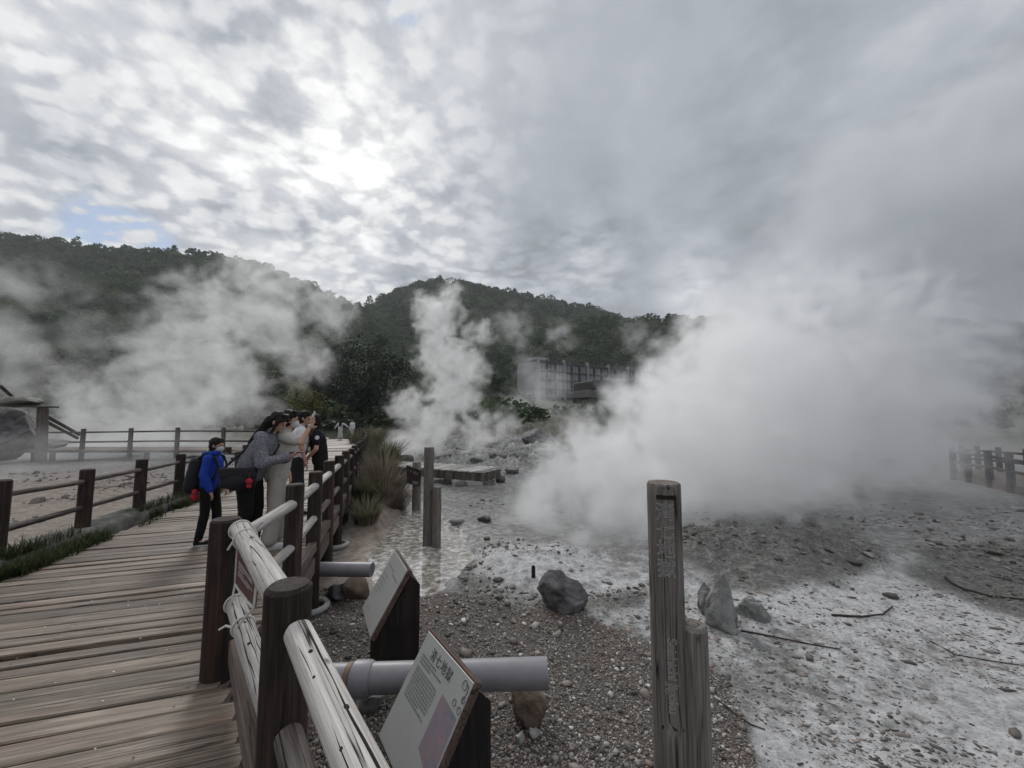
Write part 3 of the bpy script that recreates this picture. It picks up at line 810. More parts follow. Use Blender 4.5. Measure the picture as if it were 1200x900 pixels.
def leaf_mat(name, a, b_, c_, trans=.25, rough=.6):
    m, nt, bs = new_mat(name)
    rnd = nt.attr('rnd', 'Fac')
    cc_ = nt.ramp(rnd, [(0, a), (.55, b_), (1, c_)])
    tc_ = nt.n.new('ShaderNodeTexCoord').outputs['Object']
    nn_ = nt.noise(tc_, .7, 3, .6)
    hv = nt.node('ShaderNodeHueSaturation', i_Color=cc_, i_Value=nt.m('MULTIPLY_ADD', nn_, 1.2, .4))
    nt.l.new(hv.outputs[0], bs.inputs['Base Color']); bs.inputs['Roughness'].default_value = rough
    bs.inputs['Specular IOR Level'].default_value = .2
    tr = nt.node('ShaderNodeBsdfTranslucent', i_Color=hv.outputs[0]); mx = nt.node('ShaderNodeMixShader', i_0=trans, i_1=bs.outputs[0], i_2=tr.outputs[0])
    nt.l.new(mx.outputs[0], [n for n in nt.n if n.type == 'OUTPUT_MATERIAL'][0].inputs[0])
    return m
M['grass'] = leaf_mat('grass', (.02, .028, .01), (.042, .06, .018), (.085, .085, .04))
M['reed'] = leaf_mat('dry_reed', (.065, .068, .034), (.13, .125, .075), (.23, .20, .145))
M['reed_green'] = leaf_mat('green_reed', (.04, .05, .024), (.08, .09, .04), (.165, .155, .09))
M['reed_brown'] = leaf_mat('brown_reed', (.07, .055, .043), (.13, .10, .08), (.22, .18, .145))
N = 26000
s = rng.uniform(-1, 16, N); w_ = -2.68 + rng.normal(0, .085, N); w_ -= .1 * (rng.random(N) < .1)
s = np.concatenate([s, rng.normal(2.1, .5, 3500)]); w_ = np.concatenate([w_, rng.normal(-2.72, .13, 3500)])
den = fbm(np.stack([s * 1.3, w_ * 3, s * 0], 1), 3, 9)
kp = den > -.3
kp &= w_ < -2.5 + .1 * den
s, w_ = s[kp], w_[kp]
pt = np.array([dk(a, b2, 0) for a, b2 in zip(s, w_)]); pt[:, 2] += np.where(w_ < -2.8, .1, -.03)
V, rn = blades(pt, .14, .005, 3, .6)
V = V.reshape(-1, 3)
g = fast_mesh('grass', V, quads(len(V) // 4), M['grass'], rn)
tag(g, 'short green grass along the kerb of the boardwalk', kind='stuff')
# ------------------------------------------------------------------ hills and forest
def ridge_z(prof, Yr):
    """prof: [(u, v)] skyline -> X, Z at depth Yr"""
    P = np.array([at(u, v, Yr) for u, v in prof])
    return P[:, 0], P[:, 2]
M['hill'] = plain_mat('hill_soil', (.022, .028, .014), .95, .5, .15, bumps=0)
def hill(name, prof, Yr, Yn, zn, shp=1.0):
    xs, zs = ridge_z(prof, Yr)
    nx, ny = 90, 40
    u = np.linspace(0, 1, nx); X_ = xs[0] + (xs[-1] - xs[0]) * u
    Zr = np.interp(X_, xs, zs)
    t = np.concatenate([np.linspace(0, 1, ny - 12), np.linspace(1, 1.8, 13)[1:]])
    V = []
    for tt in t:
        f = tt if tt <= 1 else max(0, 1 - (tt - 1) * .8)
        yy = Yn + (Yr - Yn) * tt
        z_ = zn + (Zr - zn) * (f ** shp if tt <= 1 else f)
        xx = X_ * (.55 + .45 * min(tt, 1)) if True else X_
        V.append(np.stack([xx, np.full(nx, yy), z_], 1))
    V = np.array(V); nz = fbm(V.reshape(-1, 3) * np.array((.012, .012, 0)), 4, 5).reshape(len(t), nx)
    amp = np.array([min(1, tt * 3) * max(0., 1 - tt) for tt in t])[:, None] * (Zr.max() - zn) * .3
    V[:, :, 2] += nz * amp
    n = len(t)
    i2 = np.arange(n - 1)[:, None] * nx + np.arange(nx - 1)[None]
    Q_ = np.stack([i2, i2 + 1, i2 + 1 + nx, i2 + nx], -1).reshape(-1, 4)
    o = fast_mesh(name, V.reshape(-1, 3), Q_, M['hill'], smooth=True)
    tag(o, None, kind='structure')
    return V
H1 = hill('hills', [(-900, 330), (-300, 285), (-100, 272), (0, 279), (60, 285), (120, 294), (200, 297), (270, 301), (320, 316), (370, 340), (420, 362), (470, 388), (560, 420), (700, 470)], 300, 46, .6, 1.3)
H2 = hill('hills', [(280, 430), (360, 395), (420, 362), (450, 349), (480, 338), (510, 330), (545, 333), (600, 344), (650, 353), (700, 366), (760, 385), (900, 420), (1100, 440)], 420, 170, 9, 1.15)
H3 = hill('hills', [(480, 425), (560, 400), (640, 386), (700, 376), (760, 378), (830, 376), (900, 385), (1000, 395), (1060, 388), (1120, 380), (1200, 386), (1350, 380), (1700, 390), (2300, 420)], 230, 150, 8.5, 1.1)
# forest canopy
M['forest'] = leaf_mat('forest_leaf', (.034, .056, .030), (.072, .105, .056), (.13, .155, .075), .25, .95)
def crown_pts(q_, n, r):
    p = q_.normal(size=(n, 3)); p /= np.linalg.norm(p, axis=1)[:, None]
    p[:, 2] = np.abs(p[:, 2]) * .95 - .12
    rad = q_.uniform(.72, 1.05, n)[:, None]
    lump = 1 + .25 * fbm(p * 2.1 + q_.uniform(0, 50), 2, 3)[:, None]
    return p * rad * lump * r
def scatter_forest(name, Vh, n, r0, leaf, nl, seed, label, tmin=.0):
    q_ = np.random.default_rng(seed); nt_, nx, _ = Vh.shape
    VV, RR = [], []
    for k in range(n):
        ft = q_.uniform(tmin, 1.0) ** 1.15; t_ = ft * (nt_ - 13); i = min(int(t_), nt_ - 14); fx = q_.uniform(0, nx - 1.001); j = int(fx)
        p = Vh[i, j] + (Vh[i + 1, j] - Vh[i, j]) * (t_ - i) + (Vh[i, j + 1] - Vh[i, j]) * (fx - j)
        dd = ray(0, 0); u = 600 + p[0] / p[1] * FPX
        if u < -80 or u > 1280: continue
        dist = p[1]; r = r0 * q_.uniform(.6, 1.35) * min(1, .35 + dist / 260)
        lf = leaf * min(1.15, .22 + dist / 300)
        tall = q_.random() < .1
        sc3 = np.array((.6, .6, 1.7)) if tall else np.array((1, 1, q_.uniform(.7, 1.1)))
        c_ = crown_pts(q_, nl, 1.0) * r * sc3 + p + np.array((0, 0, r * .35))
        VV.append(leaves(nl, lf, 1.5, .3, int(q_.integers(1e6)), c_))
        RR.append(np.repeat(np.clip(q_.normal(.42, .2) + q_.normal(0, .14, nl), 0, 1), 4))
    V = np.concatenate(VV)
    return tag(fast_mesh(name, V, quads(len(V) // 4), M['forest'], np.concatenate(RR)), label, kind='stuff')
scatter_forest('forest', H1, 8000, 4.2, 1.15, 90, 1, 'dense dark forest covering the broad hill on the left')
scatter_forest('forest', H2, 5200, 4.6, 1.25, 85, 2, 'dark forest covering the far pointed hill')
scatter_forest('forest', H3, 5000, 3.8, 1.1, 90, 3, 'dark forest on the low slope behind the hotel')

# single trees in front of the slope
M['trunk'] = wood_mat('bark', (.02, .017, .013), (.05, .042, .034), (.09, .08, .07))
M['leaf_dark'] = leaf_mat('dark_leaf', (.006, .010, .006), (.014, .022, .010), (.034, .045, .02))
M['leaf_mid'] = leaf_mat('mid_leaf', (.016, .026, .012), (.038, .054, .022), (.075, .088, .036))
M['leaf_yellow'] = leaf_mat('yellow_leaf', (.06, .06, .015), (.14, .135, .028), (.24, .20, .05))
def tree(label, u, vb, vt, Y, rx_px, leafm, seed, name='tree', leaf=.3, n=1700, cat='tree', group='trees in front of the wooded slope'):
    q_ = np.random.default_rng(seed)
    b_ = at(u, vb, Y); gz = float(ground_z(b_[0], b_[1])) if Y < 60 else b_[2]
    b_[2] = gz - .3
    top = at(u, vt, Y)[2]; Hh = top - b_[2]; rx = rx_px * Y / FPX
    t = thing(name, label, cat, b_, group)
    mb = MB(); ms = b_ + np.array((q_.normal(0, .2), 0, Hh * .55))
    mb.log(b_, ms, .03 * Hh + .05, .014 * Hh + .02, 8, 6, wob=.15, seed=seed)
    cl = []
    for k in range(11):
        a = q_.uniform(0, 6.28); hh = q_.uniform(.32, .92); rr = rx * q_.uniform(.25, .75) * math.sqrt(max(.05, 1 - ((hh - .45) / .6) ** 2))
        c_ = b_ + np.array((math.cos(a) * rr, math.sin(a) * rr, Hh * hh)); cl.append((c_, rx * q_.uniform(.3, .52)))
        s0 = b_ + (ms - b_) * q_.uniform(.45, 1)
        mb.tube([s0, (s0 + c_) / 2 + (0, 0, .2), c_], [.012 * Hh, .008 * Hh, .004 * Hh], 5)
    mb.build('trunk', M['trunk'], t)
    P_, R_ = [], []
    for c_, r in cl:
        m_ = n // 11
        d_ = q_.normal(size=(m_, 3)); d_ /= np.linalg.norm(d_, axis=1)[:, None]
        lump = 1 + .3 * fbm(d_ * 2.2 + q_.uniform(0, 50), 2, 3)[:, None]
        p = c_ + d_ * r * (q_.uniform(.35, 1.08, m_)[:, None]) * lump * np.array((1, 1, .85))
        P_.append(p); R_.append(np.clip(q_.normal(.45, .16) + q_.normal(0, .15, m_), 0, 1))
    P_ = np.concatenate(P_)
    V = leaves(len(P_), leaf, 1.5, .3, seed, P_)
    fast_mesh('crown', V, quads(len(V) // 4), leafm, np.repeat(np.concatenate(R_), 4), parent=t, loc=b_)
    return t
spec = [
 ('dark broad tree under the hill, left of the yellow-green tree', 318, 498, 420, 62, 34, 'leaf_mid'),
 ('tall dark tree directly behind the two white-clad visitors', 404, 496, 388, 60, 44, 'leaf_dark'),
 ('dark tree left of the tall one behind the white-clad visitors', 368, 497, 410, 64, 36, 'leaf_dark'),
 ('dark tree touching the left edge of the middle steam plume', 450, 498, 402, 62, 42, 'leaf_dark'),
 ('olive tree high on the slope left of the middle steam plume', 440, 470, 392, 88, 30, 'leaf_mid'),
 ('olive rounded tree high on the slope above the yellow-green tree', 385, 470, 385, 92, 26, 'leaf_mid'),
 ('low dark tree behind the black-shirted visitor', 380, 500, 455, 52, 30, 'leaf_dark'),
 ('low dark tree right behind the far end of the boardwalk railing', 430, 500, 450, 50, 28, 'leaf_dark'),
 ('dark tree between the middle plume and the hotel', 575, 492, 440, 70, 30, 'leaf_mid'),
 ('dark tree below the low brown building', 745, 515, 485, 70, 30, 'leaf_mid'),
 ('dark tree against the left foot of the hotel', 610, 505, 466, 66, 26, 'leaf_dark'),
 ('dark tree at the right end of the brown building', 825, 500, 425, 80, 34, 'leaf_dark'),
 ('dim grey-green tree far left, behind the rocky shed', 40, 490, 405, 50, 44, 'leaf_dark'),
 ('dim tree behind the left steam, second from the picture edge', 110, 500, 415, 56, 46, 'leaf_dark'),
 ('dim tree hidden in the middle of the left steam', 215, 500, 412, 60, 44, 'leaf_mid'),
 ('dark tree at the right rim of the left steam', 275, 500, 425, 60, 36, 'leaf_dark'),
 ('dim tree in the mist above the right-hand fence', 1150, 520, 400, 60, 60, 'leaf_mid'),
 ('dim tree at the right edge above the fence', 1215, 525, 420, 50, 50, 'leaf_mid'),
 ('dim tree half lost in the right mist', 1085, 510, 420, 66, 50, 'leaf_mid'),
]
for i, (lb, u, vb, vt, Yd, rx, lm) in enumerate(spec): tree(lb, u, vb, vt, Yd, rx, M[lm], 50 + i)
tree('yellow-green bushy tree above the heads of the visitors', 354, 494, 450, 44, 27, M['leaf_yellow'], 90, leaf=.2, group=None)
tree('olive shrub under the yellow-green tree', 322, 500, 468, 40, 22, M['leaf_mid'], 91, 'shrub', .18, 1300, 'shrub', None)
tree('dark green shrub on the rocky slope behind the slatted walkway', 588, 520, 484, 40, 22, M['leaf_mid'], 92, 'shrub', .18, 1300, 'shrub', None)
tree('small green shrub by the round boulder below the hotel', 560, 522, 498, 36, 20, M['leaf_mid'], 93, 'shrub', .16, 1100, 'shrub', None)

q_ = np.random.default_rng(77); VV, RR = [], []
for k in range(760):
    yy = q_.uniform(33, 78); xx = q_.uniform(-62, 75) * yy / 60
    uu = 600 + xx / yy * FPX
    if 505 < uu < 700 and yy < 42: continue
    if abs(sw(xx, yy)[1] + 1.3) < 3 and yy < 37: continue
    if 590 < uu < 840 and yy > 44: continue
    r = q_.uniform(.7, 1.7) * (1 + .5 * (yy > 50)); n_ = 170
    if 560 < uu < 860: r *= .6
    p = np.array((xx, yy, float(ground_z(xx, yy)) + r * .35)); c_ = crown_pts(q_, n_, 1.) * r * np.array((1.2, 1.2, .9)) * q_.uniform(.5, 1.05, n_)[:, None] + p
    VV.append(leaves(n_, .2 + .003 * yy, 1.6, .3, int(q_.integers(1e6)), c_)); RR.append(np.repeat(np.clip(q_.normal(.4, .2) + q_.normal(0, .15, n_), 0, 1), 4))
V = np.concatenate(VV); tag(fast_mesh('undergrowth', V, quads(len(V) // 4), M['leaf_mid'], np.concatenate(RR)), 'dark scrub filling the ground between the mud and the wooded slope', kind='stuff')
# ------------------------------------------------------------------ hotel
M['hotel'] = plain_mat('hotel_render', (.30, .295, .305), .9, .1, 1.2, bumps=0)
M['hotel_d'] = plain_mat('hotel_frame', (.075, .072, .078), .8, .1, 2, bumps=0)
M['glass'] = plain_mat('curtained_glass', (.15, .155, .17), .35, .35, .6, spec=.5, bumps=0)
M['beam_grey'] = plain_mat('grey_beam', (.12, .115, .12), .85, .15, 1.5, bumps=0)
M['pane'] = plain_mat('curtained_pane', (.26, .26, .275), .4, .3, .5, spec=.5, bumps=0)
M['brown_roof'] = plain_mat('brown_roof', (.022, .019, .018), .8, .3, 1, bumps=0)
A = at(630, 420, 108); B = at(762, 424, 138); S0 = at(606, 422, 122)
zb = at(640, 520, 108)[2]; zt = A[2]
ht = thing('hotel', 'grey six-storey hotel block with gridded windows half hidden by steam', 'hotel', (A[0], A[1], zb))
def wallbox(mb, a, b_, z0, z1, th, off=0., seed=0):
    d = nrm(np.array((b_[0] - a[0], b_[1] - a[1], 0))); n_ = np.array((d[1], -d[0], 0)); L = np.hypot(b_[0] - a[0], b_[1] - a[1])
    c_ = np.array(((a[0] + b_[0]) / 2, (a[1] + b_[1]) / 2, (z0 + z1) / 2)) + n_ * off
    mb.box(c_, (L, th, z1 - z0), frame(d, -n_, np.array((0, 0, 1.))), ch=.02, seed=seed)
d = nrm(np.array((B[0] - A[0], B[1] - A[1], 0))); n_ = np.array((d[1], -d[0], 0)); L = float(np.hypot(B[0] - A[0], B[1] - A[1]))
mb = MB(); wallbox(mb, A + np.array((.4, .4, 0)), B, zb, zt - .6, 10., -5.2); mb.build('wall', M['hotel'], ht, smooth=False)
mb = MB(); wallbox(mb, S0, A, zb, zt - .8, .5, -.3); mb.build('side_wall', M['hotel'], ht, smooth=False)
nb, nf = 16, 6
fh = (zt - zb - 1.2) / 9; zw = zt - 1.2 - fh * nf
for i in range(nb + 1):
    p = A + d * (L * i / nb); mb = MB()
    mb.box((p[0] + n_[0] * .25, p[1] + n_[1] * .25, (zb + zt) / 2), (.28 if i % 3 else .5, .9, zt - zb + (.5 if i % 3 == 0 else 0)), frame(d, -n_, np.array((0, 0, 1.))), ch=.03)
    mb.build('column', M['hotel_d' if i % 3 else 'hotel'], ht, smooth=False)
for f_ in range(nf + 1):
    mb = MB(); p = A + d * L / 2; z_ = zw + fh * f_ + .3
    mb.box((p[0] + n_[0] * .1, p[1] + n_[1] * .1, z_), (L, .5, .42), frame(d, -n_, np.array((0, 0, 1.))), ch=.03)
    mb.build('floor_band', M['hotel_d'], ht, smooth=False)
for i in range(nb):
    for f_ in range(nf):
        p = A + d * (L * (i + .5) / nb); z_ = zw + fh * (f_ + .5) + .3
        mb = MB(); mb.box((p[0] + n_[0] * -.15, p[1] + n_[1] * -.15, z_), (L / nb - .4, .12, fh - .5), frame(d, -n_, np.array((0, 0, 1.))), ch=.02)
        w_o = mb.build('window', M['pane'], ht, smooth=False)
        mb = MB(); mb.box((p[0] - n_[0] * .06, p[1] - n_[1] * .06, z_), (.14, .16, fh - .52), frame(d, -n_, np.array((0, 0, 1.))), ch=.02)
        mb.build('mullion', M['hotel_d'], w_o, smooth=False)
for f0, f1 in ((.0, .10),):
    mb = MB(); p0_ = A + d * L * f0; p1_ = A + d * L * f1
    wallbox(mb, p0_, p1_, zt - .2, zt + .6, 4, -3.); mb.build('roof_parapet', M['hotel'], ht, smooth=False)
mb = MB()
for k in range(15):
    p = A + d * L * k / 14 + n_ * .3; mb.box((p[0], p[1], zt + .8), (.18, .18, 1.9), ch=.01)
wallbox(mb, A, B, zt + 1.6, zt + 1.85, .2, .3); mb.build('roof_frame', M['hotel_d'], ht, smooth=False)
# low brown building in front
A2 = at(688, 448, 84); B2 = at(790, 452, 92)
bb = thing('low_building', 'low dark brown building with flat roof and eaves in front of the hotel', 'building', (A2[0], A2[1], at(700, 500, 84)[2]))
d2 = nrm(np.array((B2[0] - A2[0], B2[1] - A2[1], 0))); n2_ = np.array((d2[1], -d2[0], 0)); L2 = float(np.hypot(B2[0] - A2[0], B2[1] - A2[1]))
z0 = at(700, 505, 84)[2]; zr0, zr1, ze0, ze1, zf0, zf1 = [at(700, v, 84)[2] for v in (457, 445, 468, 457.5, 496, 488)]
up = np.array((0, 0, 1.)); f2 = frame(d2, -n2_, up); ctr = A2 + d2 * L2 / 2 - n2_ * 4
def b2(name, mat, cx_, z_a, z_b, ln, dp, off=0.):
    mb = MB(); p = ctr + d2 * cx_ + n2_ * off; mb.box((p[0], p[1], (z_a + z_b) / 2), (ln, dp, z_b - z_a), f2, ch=.05); return mb.build(name, mat, bb, smooth=False)
mb = MB(); prof = [(-L2 / 2 + 1, zr0), (L2 / 2 + 1, zr0), (L2 / 2 + .8, zr1), (-L2 / 2 + 1.6, zr1), (-L2 / 2 + 1.1, zr1 - .3)]
mb.prism(prof, -4, 4, (ctr[0], ctr[1], 0), d2, up, n2_); mb.build('roof', M['brown_roof'], bb, smooth=False)
b2('eave', M['beam_grey'], 0, ze0 + .4, ze1, L2 + 1.2, 10, .4)
b2('wall', M['brown_roof'], 0, z0, ze0 + .39, L2 - 1.2, 7, -.4)
b2('floor_beam', M['beam_grey'], 0, zf0, zf1, L2 + .6, 9.4, .3)
for k in range(5):
    b2('column', M['hotel_d'], -L2 / 2 + .6 + k * (L2 - 1.2) / 4, zf1 + .01, ze0 + .38, .7, .7, 4.3)
for k in range(4):
    w_o = b2('window', M['glass'], -L2 / 2 + .6 + (k + .5) * (L2 - 1.2) / 4, zf1 + .5, ze0 - .3, (L2 - 1.2) / 4 - 1.2, .1, 3.16)
    w_o.data.materials.clear(); w_o.data.materials.append(M['brown_roof'])

# ------------------------------------------------------------------ information boards
M['panel'] = plain_mat('panel_face', (.34, .345, .33), .35, .06, 3, spec=.5, bumps=0)
M['panel_edge'] = wood_mat('panel_edge_wood', (.05, .03, .025), (.085, .055, .047), (.13, .09, .08))
M['ink'] = plain_mat('dark_ink', (.075, .075, .085), .6, .1, bumps=0)
m, nt, b = new_mat('map_print')
tc = nt.n.new('ShaderNodeTexCoord').outputs['Object']
n1 = nt.noise(tc, 9, 6, .7, .8); n2 = nt.noise(tc, 60, 4, .7)
nt.l.new(nt.ramp(nt.m('MULTIPLY_ADD', n1, .65, nt.m('MULTIPLY', n2, .35)), [(.36, (.14, .14, .17)), (.46, (.21, .19, .225)), (.54, (.25, .17, .18)), (.66, (.32, .31, .31))]), b.inputs['Base Color'])
b.inputs['Roughness'].default_value = .4
M['map'] = m
def info_board(TL, TR, BL, label, main, gzl):
    e1 = nrm(TR - TL); W = np.linalg.norm(TR - TL); hh = BL - TL; Hh = np.linalg.norm(hh); e2 = nrm(hh); n_ = nrm(np.cross(e2, e1))
    if n_[2] < 0: n_ = -n_
    cen = TL + e1 * W / 2 + hh / 2
    t = thing('information_board', label, 'information board', (cen[0], cen[1], gzl))
    hz = nrm(np.array((-e2[0], -e2[1], 0)))        # horizontal, away from the reader
    # timber body : side profile extruded along e1
    def P(s_, back): return TL + e2 * s_ * Hh - n_ * back
    prof3 = [P(.10, .045), P(.93, .045)]
    prof2 = [((q_ - TL) @ hz, q_[2]) for q_ in prof3]
    low = prof2[1]; hi = prof2[0]
    pr = [(hi[0] + .035, hi[1] - .005), (hi[0] + .11, hi[1] - .09), (hi[0] + .11, gzl - .15), (low[0] + .02, gzl - .15), (low[0] + .02, low[1])]
    mb = MB(); mb.prism(pr, W * .07, W * .93, np.array((TL[0], TL[1], 0)), hz, (0, 0, 1), e1, seed=int(W * 1000)); mb.build('timber_base', M['dark_wood'], t, smooth=False)
    mb = MB(); c_ = TL + e1 * W / 2 + e2 * Hh / 2 - n_ * .024
    mb.box(c_, (W + .012, Hh + .012, .04), frame(e1, e2, np.cross(e1, e2)), ch=.003, along=0); mb.build('panel_frame', M['panel_edge'], t, smooth=False)
    mb = MB(); c_ = TL + e1 * W / 2 + e2 * Hh / 2
    mb.box(c_, (W - .012, Hh - .012, .006), frame(e1, e2, np.cross(e1, e2)), ch=.002); pf = mb.build('panel', M['panel'], t, smooth=False)
    def S(a, b_): return TL + e1 * a * W + e2 * b_ * Hh + n_ * .0045
    q_ = np.random.default_rng(int(W * 1e4))
    if main:
        ps = S(.46, .13); text_mesh('title', '清七地獄', .062, mat4(ps, e1, -e2, n_), M['ink'], pf, space=1.15)
        mp = MB(); c4_ = [S(.66, .27), S(.97, .30), S(.97, .66), S(.90, .76), S(.66, .70)]
        mp.add(np.array(c4_), [(4, 3, 2, 1, 0)]); mp.build('map_print', M['map'], pf, smooth=False)
        ln = MB()
        def ring(a, b_, r, th=.003):
            c_ = S(a, b_); pts_ = [c_ + e1 * math.cos(x) * r + e2 * math.sin(x) * r for x in np.linspace(0, 2 * math.pi, 18, endpoint=False)]
            ln.tube(pts_, th, 4, True)
        for a, b_, r in ((.86, .235, .014), (.955, .245, .014), (.955, .165, .013), (.90, .075, .02)): ring(a, b_, r, .0018)
        ln.tube([S(.91, .065), S(.955, .055), S(.965, .10), S(.945, .19)], .002, 4)
        ln.build('emblem', M['ink'], pf)
        rows = [(.10, .57, .19 + .03 * k) for k in range(3)] + [(.10, .56, .30 + .028 * k) for k in range(10)]
    else:
        ps = None
        rows = [(.16, .52, .20)] + [(.12, .42, .34 + .07 * k) for k in range(5)] + [(.5, .86, .24 + .0 * k) for k in range(1)] + [(.2, .4, .86)]
    tx = MB()
    for (a0, a1_, v_) in rows:
        a = a0; end = a1_ - (q_.random() < .25) * q_.uniform(.1, .3)
        while a < end:
            wd_ = q_.uniform(.014, .024) if main else q_.uniform(.012, .02)
            hgt = .017 if main else .014
            # every glyph a few strokes
            for k in range(3):
                oy = hgt * (k / 2.5)
                tx.add(np.array([S(a, v_ + oy), S(a + wd_ * q_.uniform(.5, 1), v_ + oy), S(a + wd_ * q_.uniform(.5, 1), v_ + oy + hgt * .24), S(a, v_ + oy + hgt * .24)]), [(3, 2, 1, 0)])
            a += wd_ * 1.28
    tx.build('lettering', M['ink'], pf, smooth=False)
    return t
TL = at(503, 738, 2.5); TR = at(557, 794, 2.03); TR[2] = TL[2]
BLr = ray(443, 862); e_ = nrm(TR - TL); nh = np.array((e_[1], -e_[0], 0))
def board_BL(TL, TR, u, v):
    e_ = nrm(TR - TL); nh = np.array((e_[1], -e_[0], 0)); nh = nh if nh[0] < 0 else -nh
    # intersect ray with the vertical plane through TL containing nh
    r_ = ray(u, v); c_ = np.array((0, 0, CZ)); t_ = ((TL - c_) @ e_) / (r_ @ e_); return c_ + r_ * t_
g1 = float(ground_z(-.4, 2.3))
info_board(TL, TR, board_BL(TL, TR, 443, 862), 'slanted information board with a printed map, nearest the viewer', True, g1)
TL = at(463, 644, 3.95); TR = at(478, 667, 3.45); TR[2] = TL[2]
info_board(TL, TR, board_BL(TL, TR, 424, 713), 'smaller pale information board on dark timber between the two grey pipes', False, float(ground_z(-1.05, 3.7)))

# ------------------------------------------------------------------ marker posts
def marker(u0, u1, vt, Y, us, vts, label, writing, r, rs):
    p = at((u0 + u1) / 2, vt, Y); g = float(ground_z(p[0], p[1]))
    t = thing('marker_post', label, 'marker post', (p[0], p[1], g))
    v_ = nrm(np.array((0 - p[0], 0 - p[1], 0))); v_ = nrm(v_ * .8 + np.array((0, -1, 0)) * .6)
    ex = np.array((-v_[1], v_[0], 0)); ex = ex if ex[0] > 0 else -ex
    mb = MB()
    L = p[2] - g + .3; zs = np.concatenate([np.linspace(-.3, p[2] - g - .01, 40), [p[2] - g]])
    an = np.arange(40) / 40 * 2 * math.pi; V = []; G = []; zl = 1.0
    for k, z in enumerate(zs):
        rr = r * (1 + .02 * fbm(np.stack([np.cos(an), np.sin(an), np.full(40, z * .7)], 1) * 1.5 + 3, 3, 2)) - (.006 if k == len(zs) - 1 else 0)
        a_ = np.cos(an) * rr; b_ = np.sin(an) * rr          # b_ : towards viewer
        if writing:
            zr = p[2] - g - z
            cut = r * .80 if .05 < zr < 1.12 else 9
            b_ = np.minimum(b_, cut)
        else: b_ = np.minimum(b_, r * .93)
        V.append(np.array((p[0], p[1], g + z)) + np.outer(a_, ex) + np.outer(b_, v_)); G.append(np.stack([a_, b_, np.full(40, z)], 1) + p[0] * 3)
    n = len(zs); V = np.concatenate(V + [[V[-1].mean(0)]]); G = np.concatenate(G + [[G[-1].mean(0)]])
    F = [(i * 40 + j, i * 40 + (j + 1) % 40, (i + 1) * 40 + (j + 1) % 40, (i + 1) * 40 + j) for i in range(n - 1) for j in range(40)]
    F = [f[::-1] for f in F] if np.cross(ex, v_)[2] < 0 else F
    F += [((n - 1) * 40 + j, (n - 1) * 40 + (j + 1) % 40, n * 40) if np.cross(ex, v_)[2] > 0 else ((n - 1) * 40 + (j + 1) % 40, (n - 1) * 40 + j, n * 40) for j in range(40)]
    mb.add(V, F, G, .5); tall = mb.build('tall_post', M['marker'], t)
    ps = at(us, vts, Y * .985)
    mb = MB(); mb.log((ps[0], ps[1], g - .3), (ps[0] + .003, ps[1], ps[2]), rs, rs * .95, 28, 30, wob=.035, seed=int(u0), rnd=.6); mb.build('short_post', M['marker'], t)
    if writing:
        fz = np.array((p[0], p[1], 0)) + v_ * (r * .80 + .0016)
        zt_ = p[2]
        for k, ch in enumerate('清七地獄'):
            o = fz + ex * -.008; o[2] = zt_ - .137 - k * .089
            text_mesh('carved_character', ch, .092, mat4(o, ex * .95, (0, 0, 1), v_), M['chalk'], tall, outline=.0012)
        o = fz + ex * .004; o[2] = zt_ - .89
        text_mesh('carved_name', 'Seishichi Jigoku', .062, mat4(o, (0, 0, -1), ex, v_), M['chalk'], tall, outline=.0010, space=.92)
        mb = MB(); o = fz.copy(); o[2] = zt_ - .062
        mb.box(o, (r * 1.15, .006, .022), frame(ex, -v_, up), ch=.002); mb.build('notch', M['dark_wood'], tall, smooth=False)
        mb = MB(); o = fz.copy(); o[2] = zt_ - 1.125
        mb.box(o - v_ * .002, (r * 1.2, .004, .018), frame(ex, -v_, up), ch=.001); mb.build('notch', M['dark_wood'], tall, smooth=False)
    return t
M['chalk'] = plain_mat('carved_pale', (.42, .41, .39), .8, .3, 30, bumps=0)
marker(758, 797, 565, 1.98, 811, 731, 'tall carved wooden marker post with a short post, nearest the viewer', True, .081, .070)
marker(497, 509, 524, 7.0, 512.5, 570, 'grey marker post with a short post standing in the pale pool', False, .088, .075)
# small sign on a post behind
p = on(488, 600, -.75); Yp = p[1]
sg_ = thing('signpost', 'small dark signboard on a thin post behind the grey marker post', 'sign', p)
MB().log((p[0], p[1], p[2] - .2), at(488.5, 541, Yp), .11, .10, 12, 10, wob=.04, seed=8).build('post', M['marker'], sg_)
c4_ = [at(476, 545, Yp - .2), at(494, 552, Yp - .2), at(491.5, 570, Yp - .2), at(476.5, 566, Yp - .2)]
mb = MB(); mb.add(np.array([q_ for q_ in c4_] + [q_ + np.array((0, .05, 0)) for q_ in c4_]), [(3, 2, 1, 0), (4, 5, 6, 7), (0, 1, 5, 4), (1, 2, 6, 5), (2, 3, 7, 6), (3, 0, 4, 7)])
mb.build('signboard', M['post'], sg_, smooth=False)
mb = MB(); q4 = [at(u, v, Yp - .205) for u, v in ((483.5, 563), (490.5, 564.5), (490, 568.5), (483.5, 567))]
mb.add(np.array(q4), [(3, 2, 1, 0)])
for (u0, v0, u1, v1) in ((478, 550, 479, 552), (481, 551, 482, 553.5), (484.5, 552, 487, 556), (488, 553.5, 489.5, 557)):
    mb.add(np.array([at(u0, v0, Yp - .205), at(u1, v0 + .3, Yp - .205), at(u1, v1, Yp - .205), at(u0, v1 - .3, Yp - .205)]), [(3, 2, 1, 0)])
mb.build('lettering', M['marker'], sg_, smooth=False)

